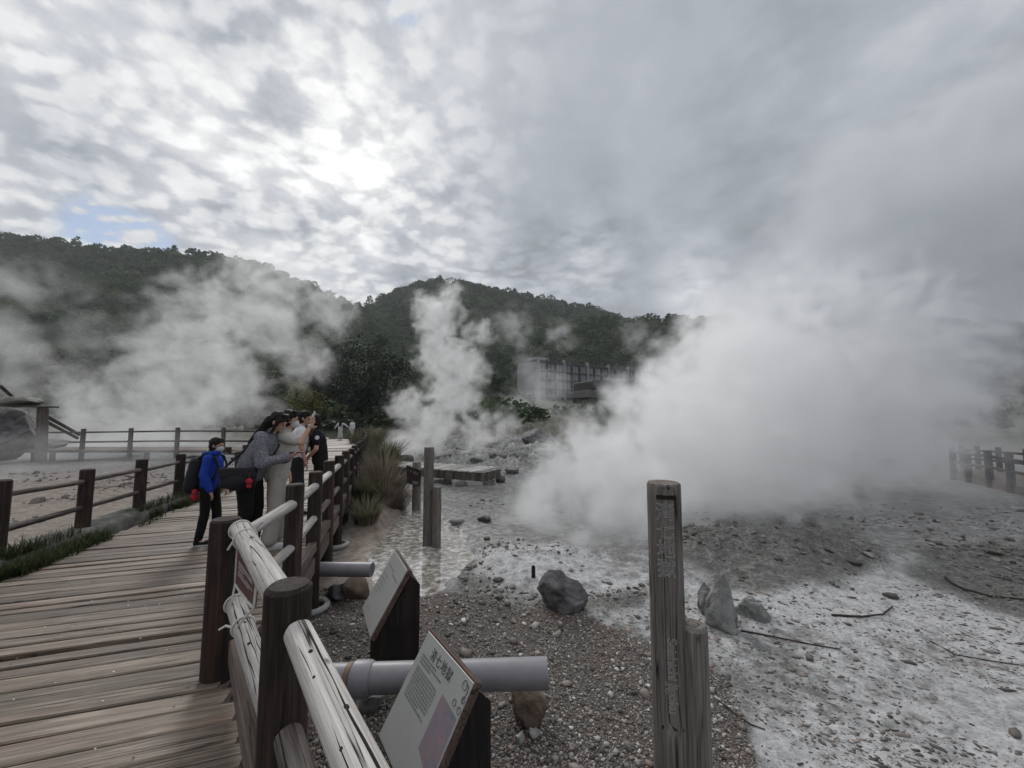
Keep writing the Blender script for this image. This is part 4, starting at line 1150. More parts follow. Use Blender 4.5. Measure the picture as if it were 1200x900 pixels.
# ------------------------------------------------------------------ pipes
M['pvc'] = plain_mat('grey_pvc', (.215, .21, .228), .45, .16, 9, spec=.4, bumps=.05)
M['pvc_in'] = plain_mat('pipe_inside', (.03, .03, .032), .8, .1, 9)
M['band'] = plain_mat('brown_tape', (.19, .125, .085), .6, .2, 20)
def pipe(label, a, b_, r, joint=None):
    t = thing('pipe', label, 'pipe', (a + b_) / 2)
    d = nrm(b_ - a); mb = MB()
    inner = b_ - d * .12
    mb.tube([a, b_, b_, inner], [r, r, r * .86, r * .84], 28); mb.build('tube', M['pvc'], t, angle=40)
    mb = MB(); mb.tube([inner - d * .005, inner - d * .001], [r * .83, r * .83], 20); mb.build('inside', M['pvc_in'], t, smooth=False)
    if joint is not None:
        j = joint; mb = MB(); mb.tube([j, j + d * .012, j + d * .11, j + d * .14], [r * 1.08, r * 1.17, r * 1.17, r * 1.04], 28); mb.build('socket_joint', M['pvc'], t)
        mb = MB(); mb.tube([j - d * .045, j - d * .04, j - d * .005], [r * 1.01, r * 1.06, r * 1.06], 28); mb.build('tape_band', M['band'], t)
    return t
stone_b = gr(620, 856, -.75)
Ypp = 2.83
b_ = at(642, 788.5, Ypp); a = at(388, 796, Ypp + .06); a = a + (a - b_) * .6
j = at(414, 795.5, Ypp + .05)
pipe('thick grey plastic pipe with a brown-taped joint behind the map board', a, b_, .097, j)
b_ = at(436, 667.5, 4.75); a = at(372, 667, 4.8); a = a + (a - b_) * 1.0
pipe('shorter grey plastic pipe poking out from under the boardwalk', a, b_, .082)

# ------------------------------------------------------------------ rocks
M['rock_dark'] = rock_mat('dark_rock', (.03, .029, .03), (.19, .185, .185), st=.15)
M['rock_grey'] = rock_mat('grey_rock', (.10, .10, .096), (.32, .32, .305), st=.15)
M['rock_pale'] = rock_mat('pale_rock', (.20, .195, .185), (.46, .45, .43), st=.1)
M['rock_brown'] = rock_mat('brown_rock', (.07, .048, .035), (.22, .16, .12), st=.4)
def rock(label, u, vb, vt, wpx, mat, seed, name='rock', depth=.8, sub=4, cat='rock', pos=None, rough=.2, planes=16, rot=None, group=None, top=1.0):
    p = on(u, vb) if pos is None else pos
    Yd = p[1]; hgt = abs(vb - vt) * Yd / FPX; wd = wpx * Yd / FPX
    mb = MB(); V, F = ico(sub)
    mb.rock((0, 0, 0), (1, 1, 1), seed, sub, planes, rough, rnd=.5)
    V = mb.v[0]; 
    lo, hi = V.min(0), V.max(0); V = (V - (lo + hi) / 2) / ((hi - lo) / 2)
    if top != 1: 
        k_ = 1 + (top - 1) * np.clip(V[:, 2:3], -.6, 1); V[:, :2] *= k_
    if rot: V = V @ rotz(rot).T
    mb.v[0] = V * np.array((wd / 2, wd * depth / 2, hgt * .62)) + np.array((p[0], p[1] + wd * depth * .3, p[2] + hgt * .38))
    o = mb.build(name, M[mat], loc=p, angle=50); return tag(o, label, cat, group)
rock('dark angular boulder on the gravel in front of the right-hand steam', 660, 716, 674, 58, 'rock_dark', 3, 'boulder', .85, 5, 'boulder')
rock('tall pointed grey stone standing upright in the white mud', 852, 737, 680, 36, 'rock_grey', 9, 'standing_stone', .7, 5, 'stone', top=.18, rough=.22, planes=22)
rock('shorter upright stone leaning on the pointed one', 833, 722, 688, 24, 'rock_grey', 12, 'standing_stone', .7, 5, 'stone', top=.6, rough=.24, planes=20)
rock('low elongated stone lying right of the pointed stone', 888, 727, 704, 40, 'rock_grey', 15, 'rock', .6, 5, rough=.2)
rock('brown stone propping up the end of the thick pipe', 621, 852, 806, 42, 'rock_brown', 21, 'rock', .8, 5, pos=None)
rock('grey stone tucked behind the propping stone', 608, 830, 808, 18, 'rock_grey', 23, 'rock', .8, 4)
rock('brown stump-like stone under the short pipe', 414, 703, 676, 34, 'rock_brown', 25, 'rock', .9, 4)
rock('dark brushy stone left of the one under the short pipe', 392, 706, 686, 34, 'rock_dark', 26, 'rock', .9, 4)
rock('small white stone below the thick pipe end', 627, 868, 858, 14, 'rock_pale', 27, 'rock', .8, 3)
rock('second small white stone, left of its twin below the pipe', 609, 873, 863, 12, 'rock_pale', 28, 'rock', .8, 3)
rock('flat grey split stone under the taped joint', 432, 838, 815, 34, 'rock_grey', 29, 'rock', .7, 4)
rock('pale rounded rock in front of the slatted walkway', 468, 561, 551, 14, 'rock_pale', 31, 'rock', .8, 3)
rock('dark pointed rock behind the left end of the slatted walkway', 474, 548, 533, 20, 'rock_dark', 32, 'rock', .8, 4)
rock('dark rock left of the dark pointed rock by the walkway', 455, 547, 538, 14, 'rock_dark', 33, 'rock', .8, 3)
rock('big round dark boulder on the slope below the hotel', 628, 521, 503, 34, 'rock_dark', 34, 'boulder', .9, 4, 'boulder')
for i, (u, vb, vt, wp_) in enumerate([(586, 566, 557, 12), (572, 568, 561, 14), (540, 570, 563, 14), (523, 568, 560, 12), (512, 566, 561, 10), (600, 556, 548, 18), (568, 612, 604, 16), (535, 615, 609, 20), (556, 545, 538, 20), (580, 540, 531, 24),
                                     (610, 540, 530, 22), (545, 534, 528, 16), (520, 538, 530, 18), (600, 530, 522, 18), (640, 536, 526, 26), (570, 525, 518, 20), (540, 520, 513, 14), (660, 530, 520, 24)]):
    rock('grey rubble stone of the jumbled slope around the slatted walkway', u, vb, vt, wp_, 'rock_grey' if i % 3 else 'rock_dark', 60 + i, 'rock', .8, 3, group='rubble stones around the slatted walkway', rot=i)

# gravel
q_ = np.random.default_rng(5); N = 46000
u_ = q_.uniform(360, 960, N); v_ = 690 + 330 * q_.random(N) ** 1.3
px = np.array([gr(a, b2_)[:2] for a, b2_ in zip(u_, v_)])
x_, y_ = px[:, 0], px[:, 1]
k_ = sdf(gravel, x_, y_) + .1 * fbm(np.stack([x_, y_, 0 * x_], 1) * 3, 3, 4)
s2, w2 = sw(x_, y_)
keep = ((k_ < .03) | (q_.random(N) < .05 * np.exp(-np.maximum(0, k_) * 2))) & (w2 > np.array([float(edge_r(a)) for a in s2]) + .05)
x_, y_ = x_[keep], y_[keep]; N = len(x_)
z_ = ground_z(x_, y_)
V0, F0 = ico(1); F0 = np.array(F0)
sz = .0043 * np.exp(q_.normal(0, .55, N)) * (1 + .1 * y_); sz[q_.random(N) < .015] *= 2.6
an = q_.uniform(0, 6.28, N)
st = q_.uniform(.55, 1.3, (N, 3)); st[:, 2] *= .7
jit = 1 + .28 * q_.normal(size=(N, len(V0), 1)).clip(-1.5, 1.5)
V = V0[None] * jit * st[:, None, :] * sz[:, None, None]
c_, s__ = np.cos(an)[:, None], np.sin(an)[:, None]
V = np.stack([V[..., 0] * c_ - V[..., 1] * s__, V[..., 0] * s__ + V[..., 1] * c_, V[..., 2]], -1) + np.stack([x_, y_, z_ + sz * .25], 1)[:, None]
FF = (F0[None] + (np.arange(N) * len(V0))[:, None, None]).reshape(-1, 3)
m, nt, b = new_mat('pebble')
rnd = nt.attr('rnd', 'Fac')
nt.l.new(nt.ramp(rnd, [(0, (.05, .045, .04)), (.35, (.15, .134, .12)), (.6, (.235, .21, .19)), (.72, (.22, .155, .125)), (.8, (.33, .31, .285)), (.95, (.40, .385, .365)), (1, (.58, .57, .55))]), b.inputs['Base Color'])
b.inputs['Roughness'].default_value = .7
M['pebble'] = m
g = fast_mesh('gravel', V.reshape(-1, 3), FF, m, np.repeat(q_.random(N), len(V0)))
tag(g, 'loose brown and grey gravel around the pipes and boards', kind='stuff')
# dark crumbs of rock on the white mud
N = 12000; u_ = q_.uniform(700, 1290, N); v_ = 690 + 310 * q_.random(N) ** 1.2
px = np.array([gr(a, b2_)[:2] for a, b2_ in zip(u_, v_)]); x_, y_ = px[:, 0], px[:, 1]
kk = fbm(np.stack([x_, y_, 0 * x_], 1) * 1.3, 4, 14)
keep = (sdf(gravel, x_, y_) > .05) & (kk > q_.uniform(-.3, .35, N)); x_, y_ = x_[keep], y_[keep]; N = len(x_); z_ = ground_z(x_, y_)
sz = .0040 * np.exp(q_.normal(0, .6, N)) * (1 + .1 * y_)
an = q_.normal(0, .7, N); st = q_.uniform(.6, 1.5, (N, 3)) * np.array((1.7, .8, .4))
V = V0[None] * (1 + .28 * q_.normal(size=(N, len(V0), 1)).clip(-1.5, 1.5)) * st[:, None, :] * sz[:, None, None]
c_, s__ = np.cos(an)[:, None], np.sin(an)[:, None]
V = np.stack([V[..., 0] * c_ - V[..., 1] * s__, V[..., 0] * s__ + V[..., 1] * c_, V[..., 2]], -1) + np.stack([x_, y_, z_ + sz * .1], 1)[:, None]
FF = (F0[None] + (np.arange(N) * len(V0))[:, None, None]).reshape(-1, 3)
g = fast_mesh('rubble', V.reshape(-1, 3), FF, M['pebble'], np.repeat(q_.random(N) ** 1.6 * .85, len(V0)))
tag(g, 'dark crumbs of rock strewn over the white mud', kind='stuff')
N = 7000; u_ = q_.uniform(540, 1320, N); v_ = q_.uniform(585, 705, N)
px = np.array([gr(a, b2_)[:2] for a, b2_ in zip(u_, v_)]); u2 = q_.uniform(10, 235, 3500); v2 = q_.uniform(552, 640, 3500); px = np.concatenate([px, np.array([gr(a, b2_, -.35)[:2] for a, b2_ in zip(u2, v2)])])
x_, y_ = px[:, 0], px[:, 1]; wq_ = np.stack([x_, y_, 0 * x_], 1); kk = fbm(wq_ * .9, 4, 15); dd_ = np.minimum.reduce([sdf(p, x_, y_) for p in dark])
s2, w2 = sw(x_, y_); keep = (kk + .35 * (dd_ < .1) > q_.uniform(0, .55, len(x_))) & ((w2 > .4) | (w2 < -3.3)) & (sdf(pool, x_, y_) > -.05) & (y_ < 14)
x_, y_ = x_[keep], y_[keep]; N = len(x_); z_ = ground_z(x_, y_); sz = .016 * np.exp(q_.normal(0, .6, N)) * (.7 + .05 * y_)
V1, F1 = ico(3); F1 = np.array(F1); var_ = []
for k in range(24):
    mbk = MB(); mbk.rock((0, 0, 0), (1, 1, 1), 300 + k, 3, 12, .16, .5); var_.append(mbk.v[0])
var_ = np.array(var_);  st = q_.uniform(.6, 1.5, (N, 3)) * np.array((1.2, 1, .7)); an = q_.uniform(0, 6.28, N)
V = var_[q_.integers(0, 24, N)] * st[:, None, :] * sz[:, None, None]; c_, s__ = np.cos(an)[:, None], np.sin(an)[:, None]
V = np.stack([V[..., 0] * c_ - V[..., 1] * s__, V[..., 0] * s__ + V[..., 1] * c_, V[..., 2]], -1) + np.stack([x_, y_, z_ + sz * .2], 1)[:, None]
FF = (F1[None] + (np.arange(N) * len(V1))[:, None, None]).reshape(-1, 3)
g = fast_mesh('rubble', V.reshape(-1, 3), FF, M['pebble'], np.repeat(q_.random(N) ** 1.3 * .62, len(V1)))
tag(g, 'dark and grey rubble strewn over the steaming mud flats', kind='stuff')
# twigs and hoses on the mud
M['twig'] = plain_mat('dark_twig', (.035, .028, .024), .8, .3, 30)
def stick(label, pix, r, name='stick'):
    P_ = [on(u, v) + np.array((0, 0, r * 1.1)) for u, v in pix]
    mb = MB(); mb.tube(P_, [r * (1 - .5 * i / len(P_)) for i in range(len(P_))], 6); return tag(mb.build(name, M['twig'], loc=P_[0]), label, 'stick' if name == 'stick' else 'hose')
stick('dark forked twig lying on the white mud right of the stones', [(975, 722), (1010, 724), (1035, 721), (1046, 712)], .012)
stick('long dark branch curving at the right on the mud', [(1108, 678), (1114, 684), (1130, 692), (1160, 700), (1200, 704)], .016)
stick('thin twig trailing from the foot of the pointed stone', [(868, 740), (890, 744), (920, 750), (950, 756), (985, 762)], .009)
stick('reddish twig beside the short post of the marker', [(842, 822), (862, 838), (880, 850), (897, 856)], .006)
stick('thin pale hose running along the foot of the white mud', [(1090, 752), (1120, 768), (1160, 775), (1195, 780)], .006, 'hose')
p = on(625, 676); mb = MB(); mb.log((p[0], p[1], p[2] - .05), (p[0], p[1], p[2] + .15), .028, .027, 12, 4)
tag(mb.build('stake', M['post'], loc=p), 'tiny dark stake sticking up from the steaming crust by the boulder', 'stake')
# fallen petals on the deck
mb = MB()
for k in range(95):
    s = random.uniform(-1, 5) if k > 30 else random.uniform(-1.2, 1.5); w_ = random.uniform(-2.4, -.05) if k % 2 else -.9 + .35 * (s + 1) * -.3 + random.gauss(0, .25)
    c_ = dk(s, min(w_, -.05), .006); a = random.random() * 6; r_ = random.uniform(.003, .0075)
    mb.add(np.array([c_ + np.array((math.cos(a + t) * r_, math.sin(a + t) * r_ * .6, .001 + .003 * (t > 2))) for t in (0, 1.3, 2.6, 4, 5.2)]), [(0, 1, 2, 3, 4)])
M['petal'] = plain_mat('petal', (.6, .59, .55), .7, .1, bumps=0)
tag(mb.build('petals', M['petal'], smooth=False), 'tiny fallen white petals on the boardwalk planks', kind='stuff')

# ------------------------------------------------------------------ slatted walkway in the middle
M['slat_top'] = wood_mat('slat_wood', (.36, .34, .32), (.52, .50, .475), (.66, .64, .61), redf=.05)
M['slat_side'] = wood_mat('slat_side_wood', (.07, .058, .05), (.13, .11, .095), (.20, .18, .16), redf=.2)
a = at(446, 545, 14.0); b_ = at(566, 553, 11.8); c_ = at(584, 550, 12.6); zt_ = a[2] * .5 + b_[2] * .5
gl = float(ground_z(-2, 12.5))
sw_ = thing('slatted_walkway', 'low walkway of pale slats crossing the mud behind the marker posts', 'walkway', (b_[0], b_[1], gl))
d = np.array((b_[0] - a[0], b_[1] - a[1], 0)); L = np.linalg.norm(d); d /= L; n_ = np.array((-d[1], d[0], 0)); n_ = n_ if n_[1] > 0 else -n_
tm = MB(); sm_ = MB(); k = 0; s = 0.
while s < L - .1:
    o = np.array((a[0], a[1], 0)) + d * (s + .07); zz = a[2] + (b_[2] - a[2]) * s / L
    tm.box(o + n_ * .5 + up * zz, (.10, 1.25, .04), frame(d, n_, up), along=1, seed=k); s += .22; k += 1
tm.build('slats', M['slat_top'], sw_, smooth=False)
s = 0.; k = 0
while s < L - .05:
    o = np.array((a[0], a[1], 0)) + d * (s + .06); zz = a[2] + (b_[2] - a[2]) * s / L - .03; z0_ = zz - .26
    sm_.box(o + up * (zz + z0_) / 2, (.115, .03, zz - z0_), frame(d, n_, up), along=2, seed=k + 50); s += .125; k += 1
for kk in range(8):
    o = np.array((b_[0], b_[1], 0)) + n_ * (.05 + kk * .13); sm_.box(o + up * (b_[2] - .165), (.03, .115, .26), frame(d, n_, up), along=2, seed=kk)
sm_.build('side_boards', M['slat_side'], sw_, smooth=False)

# ------------------------------------------------------------------ far fences
def far_fence(name, label, pts, zt_, zrs, r, seed, mat='post', rr=.04):
    t = thing(name, label, 'fence', pts[0])
    for i, p in enumerate(pts):
        post(t, p[0], p[1], p[2] - .5, p[2] + zt_, r, seed + i, mat)
    for i in range(len(pts) - 1):
        for z in zrs: rail(t, pts[i] + (0, 0, z), pts[i + 1] + (0, 0, z), rr, seed + i * 7 + int(z * 10), mat)
    return t
M['fence_grey'] = wood_mat('weathered_fence_wood', (.04, .035, .03), (.09, .08, .07), (.15, .14, .12))
fp = [at(u, v, Yd) for u, v, Yd in ((1118, 553, 13.6), (1135, 557, 13.0), (1160, 561, 12.2), (1185, 567, 11.4), (1215, 574, 10.6), (1255, 584, 9.8))]
far_fence('fence', 'dark timber fence along the misty walkway at the right edge, nearer one', fp, .88, (.70, .36), .09, 500, 'post', .045)
fp2 = [at(u, v, Yd) for u, v, Yd in ((1128, 547, 16.0), (1147, 549, 15.2), (1172, 552, 14.4), (1205, 556, 13.6), (1240, 561, 12.9))]
far_fence('fence', 'dark timber fence at the right edge, farther one of the pair', fp2, .88, (.70, .36), .08, 530, 'post', .045)
mb = MB()
F = []; V = np.array([p - (0, 0, .02) for p in fp] + [p - (0, 0, .02) for p in fp2[::1]])
top_ = [(i, i + 1, 6 + min(i + 1, 4), 6 + min(i, 4)) for i in range(5)]
mb.add(V, [t_ for t_ in top_ if len(set(t_)) == 4])
V2 = np.array([p - (0, 0, .021) for p in fp] + [p - (0, 0, .30) for p in fp]); mb.add(V2, [(i, i + 6, i + 7, i + 1) for i in range(5)])
tag(mb.build('walkway', M['beam'], smooth=False), None, kind='structure')
# left: footbridge with fence over the steaming pond
fl = [at(u, v, Yd) for u, v, Yd in ((40, 527, 15.5), (96, 527, 15.3), (152, 526.5, 15.1), (207, 526, 15.), (261, 526, 15.), (318, 526, 15.))]
far_fence('fence', 'grey two-rail fence on the thin footbridge beyond the left steam', fl, .82, (.68, .30), .075, 560, 'fence_grey', .035)
ped = thing('footbridge', 'thin pale footbridge deck over the steaming pond on the left', 'footbridge', fl[1])
mb = MB(); mb.box((fl[0] + fl[-1]) / 2 + np.array((0, .6, -.07)), (np.linalg.norm(fl[-1] - fl[0]) + 1, 1.5, .10), ch=.01); mb.build('deck', M['beam'], ped, smooth=False)
for k in (0, 2, 4):
    p = fl[k] + np.array((.4, .3, 0)); MB().log((p[0], p[1], p[2] - 1.3), (p[0], p[1], p[2] - .125), .09, .09, 10, 4).build('pile', M['fence_grey'], ped)
# rocky shed at the left edge
M['tarp'] = plain_mat('grey_tarp', (.19, .19, .165), .8, .2, 6, bumps=.6, bd=.03)
sh = thing('pump_shed', 'low dark stone shed with a lumpy grey tarp on its roof plank, left edge', 'shed', at(10, 535, 14.5))
p = at(8, 512, 15.); mb = MB(); mb.rock(p, (1.5, .9, 1.05), 77, 5, 16, .1, .5); mb.build('stone_wall', M['rock_dark'], sh, angle=60)
l0 = at(-30, 474, 14.4); l1 = at(57, 477, 14.4); mb = MB(); mb.box((l0 + l1) / 2, (np.linalg.norm(l1 - l0), .7, .06), frame(nrm(l1 - l0), np.array((0, 1, 0)), np.cross(nrm(l1 - l0), (0, 1, 0))), ch=.01); mb.build('roof_plank', M['fence_grey'], sh, smooth=False)
tp = at(26, 470, 14.4); mb = MB(); mb.rock(tp, (.62, .5, .26), 88, 4, 6, .2, .5); mb.build('tarp', M['tarp'], sh, angle=70)
pc = at(50, 478, 14.35); pe = at(49, 527, 14.35); MB().log(pe - (0, 0, .4), pc, .16, .15, 14, 8, seed=9).build('corner_post', M['fence_grey'], sh)
for (u0, v0, u1, v1, lb) in ((0, 452, 18, 468, 'slanting grey beam above the tarp on the shed'), (55, 488, 94, 510, 'upper slanting log leaning on the stone shed'), (54, 494, 92, 514, 'lower slanting log leaning on the stone shed')):
    mb = MB(); mb.log(at(u0, v0, 14.9), at(u1, v1, 15.6), .06, .055, 12, 8, seed=int(u0 + v0)); tag(mb.build('log', M['fence_grey'], loc=at(u0, v0, 14.9)), lb, 'log')
rock('rounded grey sandbag-like rock at the foot of the stone shed', 56, 524, 514, 34, 'rock_grey', 41, 'rock', .7, 4, pos=at(56, 524.5, 14.8))

# ------------------------------------------------------------------ tall grass clumps right of the railing
def clump(label, u, v, hpx, rpx, mat, seed, n, lean=.35, name='grass_clump', wid=.007, pos=None):
    p = on(u, v) if pos is None else pos
    q_ = np.random.default_rng(seed); Yd = p[1]
    r = rpx * Yd / FPX; hh = hpx * Yd / FPX
    a = q_.uniform(0, 6.28, n); rr = r * np.sqrt(q_.random(n))
    P_ = np.stack([p[0] + np.cos(a) * rr, p[1] + np.sin(a) * rr, np.zeros(n)], 1); P_[:, 2] = ground_z(P_[:, 0], P_[:, 1]) - .03
    V, rn = blades(P_, hh * .85, wid, seed, lean)
    o = fast_mesh(name, V, quads(len(V) // 4), M[mat], rn, loc=p); return tag(o, label, 'grass clump')
def dkp(s, w_): p = dk(s, w_); p[2] = float(ground_z(p[0], p[1])); return p
clump('tall grey-green reed clump beside the far railing, top one', 0, 0, 40, 12, 'reed', 1, 520, .6, pos=dkp(10.5, .75), wid=.012)
clump('green reed clump where the railing meets the far bend', 0, 0, 36, 12, 'reed_green', 2, 450, .6, pos=dkp(14., .9), wid=.014)
clump('brownish dry reed clump in the middle of the bank by the railing', 0, 0, 44, 16, 'reed_brown', 3, 900, .8, pos=dkp(8.2, .85), wid=.009)
clump('bright green tuft growing at the foot of the railing posts', 0, 0, 36, 10, 'reed_green', 4, 320, .7, pos=dkp(6.9, .5), wid=.009)
clump('low brown straw clump spilling onto the muddy bank', 0, 0, 32, 20, 'reed_brown', 5, 900, 1., pos=dkp(7.0, .85), wid=.008)
clump('small grey-green tuft nearest to the viewer under the railing', 0, 0, 26, 12, 'reed', 6, 600, .7, pos=dkp(5.5, .5), wid=.008)
clump('dry weeds at the left end of the slatted walkway', 440, 548, 30, 14, 'reed_brown', 7, 900, .5, wid=.014)
clump('dark weeds on the far bank by the end of the boardwalk', 430, 525, 26, 18, 'reed', 8, 900, .4, wid=.02)
# ------------------------------------------------------------------ people
def skin_mat(name, c):
    m, nt, b = new_mat(name); tc = nt.n.new('ShaderNodeTexCoord').outputs['Object']
    n = nt.noise(tc, 30, 4, .6); nt.l.new(nt.mix(n, tuple(x * .85 for x in c), tuple(x * 1.12 for x in c)), b.inputs['Base Color'])
    b.inputs['Roughness'].default_value = .5; b.inputs['Subsurface Weight'].default_value = .08; b.inputs['Subsurface Radius'].default_value = (.02, .008, .004)
    return m
def cloth_mat(name, c, var=.12, weave=260, speck=None, rough=.85):
    m, nt, b = new_mat(name); tc = nt.n.new('ShaderNodeTexCoord').outputs['Object']
    n = nt.noise(tc, weave, 2, .6); n2 = nt.noise(tc, 9, 4, .6)
    cc = nt.mix(nt.m('MULTIPLY_ADD', n, .5, nt.m('MULTIPLY', n2, .5)), tuple(x * (1 - var) for x in c), tuple(min(1, x * (1 + var)) for x in c))
    if speck: cc = nt.mix(nt.ss(nt.noise(tc, 120, 3, .7), .47, .6), cc, speck)
    nt.l.new(cc, b.inputs['Base Color']); b.inputs['Roughness'].default_value = rough; b.inputs['Specular IOR Level'].default_value = .2
    bump(nt, b, nt.m('MULTIPLY_ADD', n, .4, n2), .4, .006)
    return m
M['skin'] = skin_mat('skin', (.46, .27, .19)); M['skin2'] = skin_mat('skin', (.38, .21, .15))
m, nt, b = new_mat('black_hair'); tc = nt.n.new('ShaderNodeTexCoord').outputs['Object']
n = nt.noise(nt.vm('MULTIPLY', tc, (160, 160, 14)), 1, 3, .6)
nt.l.new(nt.mix(n, (.004, .0035, .003), (.022, .017, .014)), b.inputs['Base Color']); b.inputs['Roughness'].default_value = .6; b.inputs['Specular IOR Level'].default_value = .15; bump(nt, b, n, .6, .004); M['hair'] = m
M['black'] = cloth_mat('black_cloth', (.010, .010, .011)); M['black2'] = cloth_mat('black_nylon', (.012, .012, .015), rough=.6)
M['blue'] = cloth_mat('blue_jacket', (.012, .045, .30)); M['tweed'] = cloth_mat('grey_tweed', (.085, .085, .10), .3, 300, (.30, .30, .33))
M['cream'] = cloth_mat('cream_cotton', (.42, .405, .37)); M['white'] = cloth_mat('white_cotton', (.58, .58, .59)); M['beige'] = cloth_mat('beige_trousers', (.40, .38, .345))
M['print'] = cloth_mat('printed_cotton', (.55, .55, .56), .1, 200, None); M['char'] = cloth_mat('charcoal_cloth', (.022, .022, .025))
M['mask_w'] = cloth_mat('white_mask', (.50, .54, .58)); M['red'] = cloth_mat('red_charm', (.32, .02, .03)); M['sole'] = plain_mat('white_sole', (.5, .5, .5), .6)
M['phone'] = plain_mat('phone_case', (.02, .02, .022), .35, .1, bumps=0); M['phone_w'] = plain_mat('white_phone', (.55, .56, .56), .35, .1, bumps=0)
M['eye'] = plain_mat('eye', (.012, .009, .008), .25, .1, bumps=0); M['lip'] = plain_mat('lips', (.26, .10, .085), .5, .1, bumps=0)
M['lime'] = plain_mat('lime_tag', (.45, .6, .12), .6, .1, bumps=0)

def remesh(mb, name, mat, parent, vox, sm=3, folds=0., fs=9., seed=0, squash=None):
    me = bpy.data.meshes.new('tmp'); V = np.concatenate(mb.v)
    o = np.zeros(3); p = parent
    while p is not None: o += np.array(p.location); p = p.parent
    me.from_pydata((V - o).tolist(), [], mb.f); me.update()
    ob = bpy.data.objects.new('tmp', me); col.objects.link(ob)
    r = ob.modifiers.new('r', 'REMESH'); r.mode = 'VOXEL'; r.voxel_size = vox
    if sm: s_ = ob.modifiers.new('s', 'SMOOTH'); s_.factor = .5; s_.iterations = sm
    bpy.context.view_layer.update()
    nm = bpy.data.meshes.new_from_object(ob.evaluated_get(bpy.context.evaluated_depsgraph_get())); bpy.data.objects.remove(ob); bpy.data.meshes.remove(me)
    nm.name = name
    if folds:
        n = len(nm.vertices); co = np.zeros(n * 3); nm.vertices.foreach_get('co', co); co = co.reshape(-1, 3)
        no = np.zeros(n * 3); nm.vertex_normals.foreach_get('vector', no); no = no.reshape(-1, 3)
        f = fbm(co * np.array((fs, fs, fs * .55)) + seed, 3, seed)
        rd = 1 - np.abs(fbm(co * np.array((fs * .6, fs * .6, fs * .9)) + seed * 2 + 9, 2, seed + 5)) * 2
        co += no * (folds * (f + .6 * rd))[:, None]
        nm.vertices.foreach_set('co', co.ravel())
    nm.materials.clear(); nm.materials.append(mat); nm.polygons.foreach_set('use_smooth', [True] * len(nm.polygons)); nm.update()
    ob = bpy.data.objects.new(name, nm); col.objects.link(ob); ob.parent = parent
    return ob
def hand(mb, W, E, k, grip=.6, side=1, palm=None):
    """palm + five bent fingers; W wrist, E elbow (world), grip 0 open..1 closed, palm = direction the palm faces"""
    d = nrm(W - E); pm = np.array(palm if palm is not None else (0, 0, -1.)); pm = pm - d * (pm @ d); pm = nrm(pm); sd_ = np.cross(d, pm) * side
    c_ = W + d * .045 * k
    mb.cap(W, W + d * .02 * k, .027 * k, .030 * k, 10)
    for o in (-.024, -.008, .008, .024): mb.cap(W + d * .015 * k + sd_ * o * k * .8, W + d * .08 * k + sd_ * o * k, .016 * k, .0125 * k, 8)
    for i, (o, L) in enumerate(((-.028, .062), (-.009, .078), (.010, .074), (.028, .058))):
        a = W + d * .082 * k + sd_ * o * k; dirs = d; L = L * k
        for j, f in enumerate((.45, .32, .23)):
            ang = grip * (.45 + .5 * j); dj = nrm(d * math.cos(ang) + pm * math.sin(ang)); b_ = a + dj * L * f
            mb.cap(a, b_, (.0098 - .0010 * j) * k, (.0090 - .0010 * j) * k, 8); a = b_
    a = W + d * .025 * k - sd_ * .026 * k
    for j, L in enumerate((.036, .030, .024)):
        dj = nrm(d * (.75 + .12 * j) - sd_ * (.62 - .3 * j) + pm * (.25 + .25 * grip)); b_ = a + dj * L * k; mb.cap(a, b_, (.0125 - .001 * j) * k, (.0112 - .001 * j) * k, 8); a = b_
    return c_, d, pm, sd_
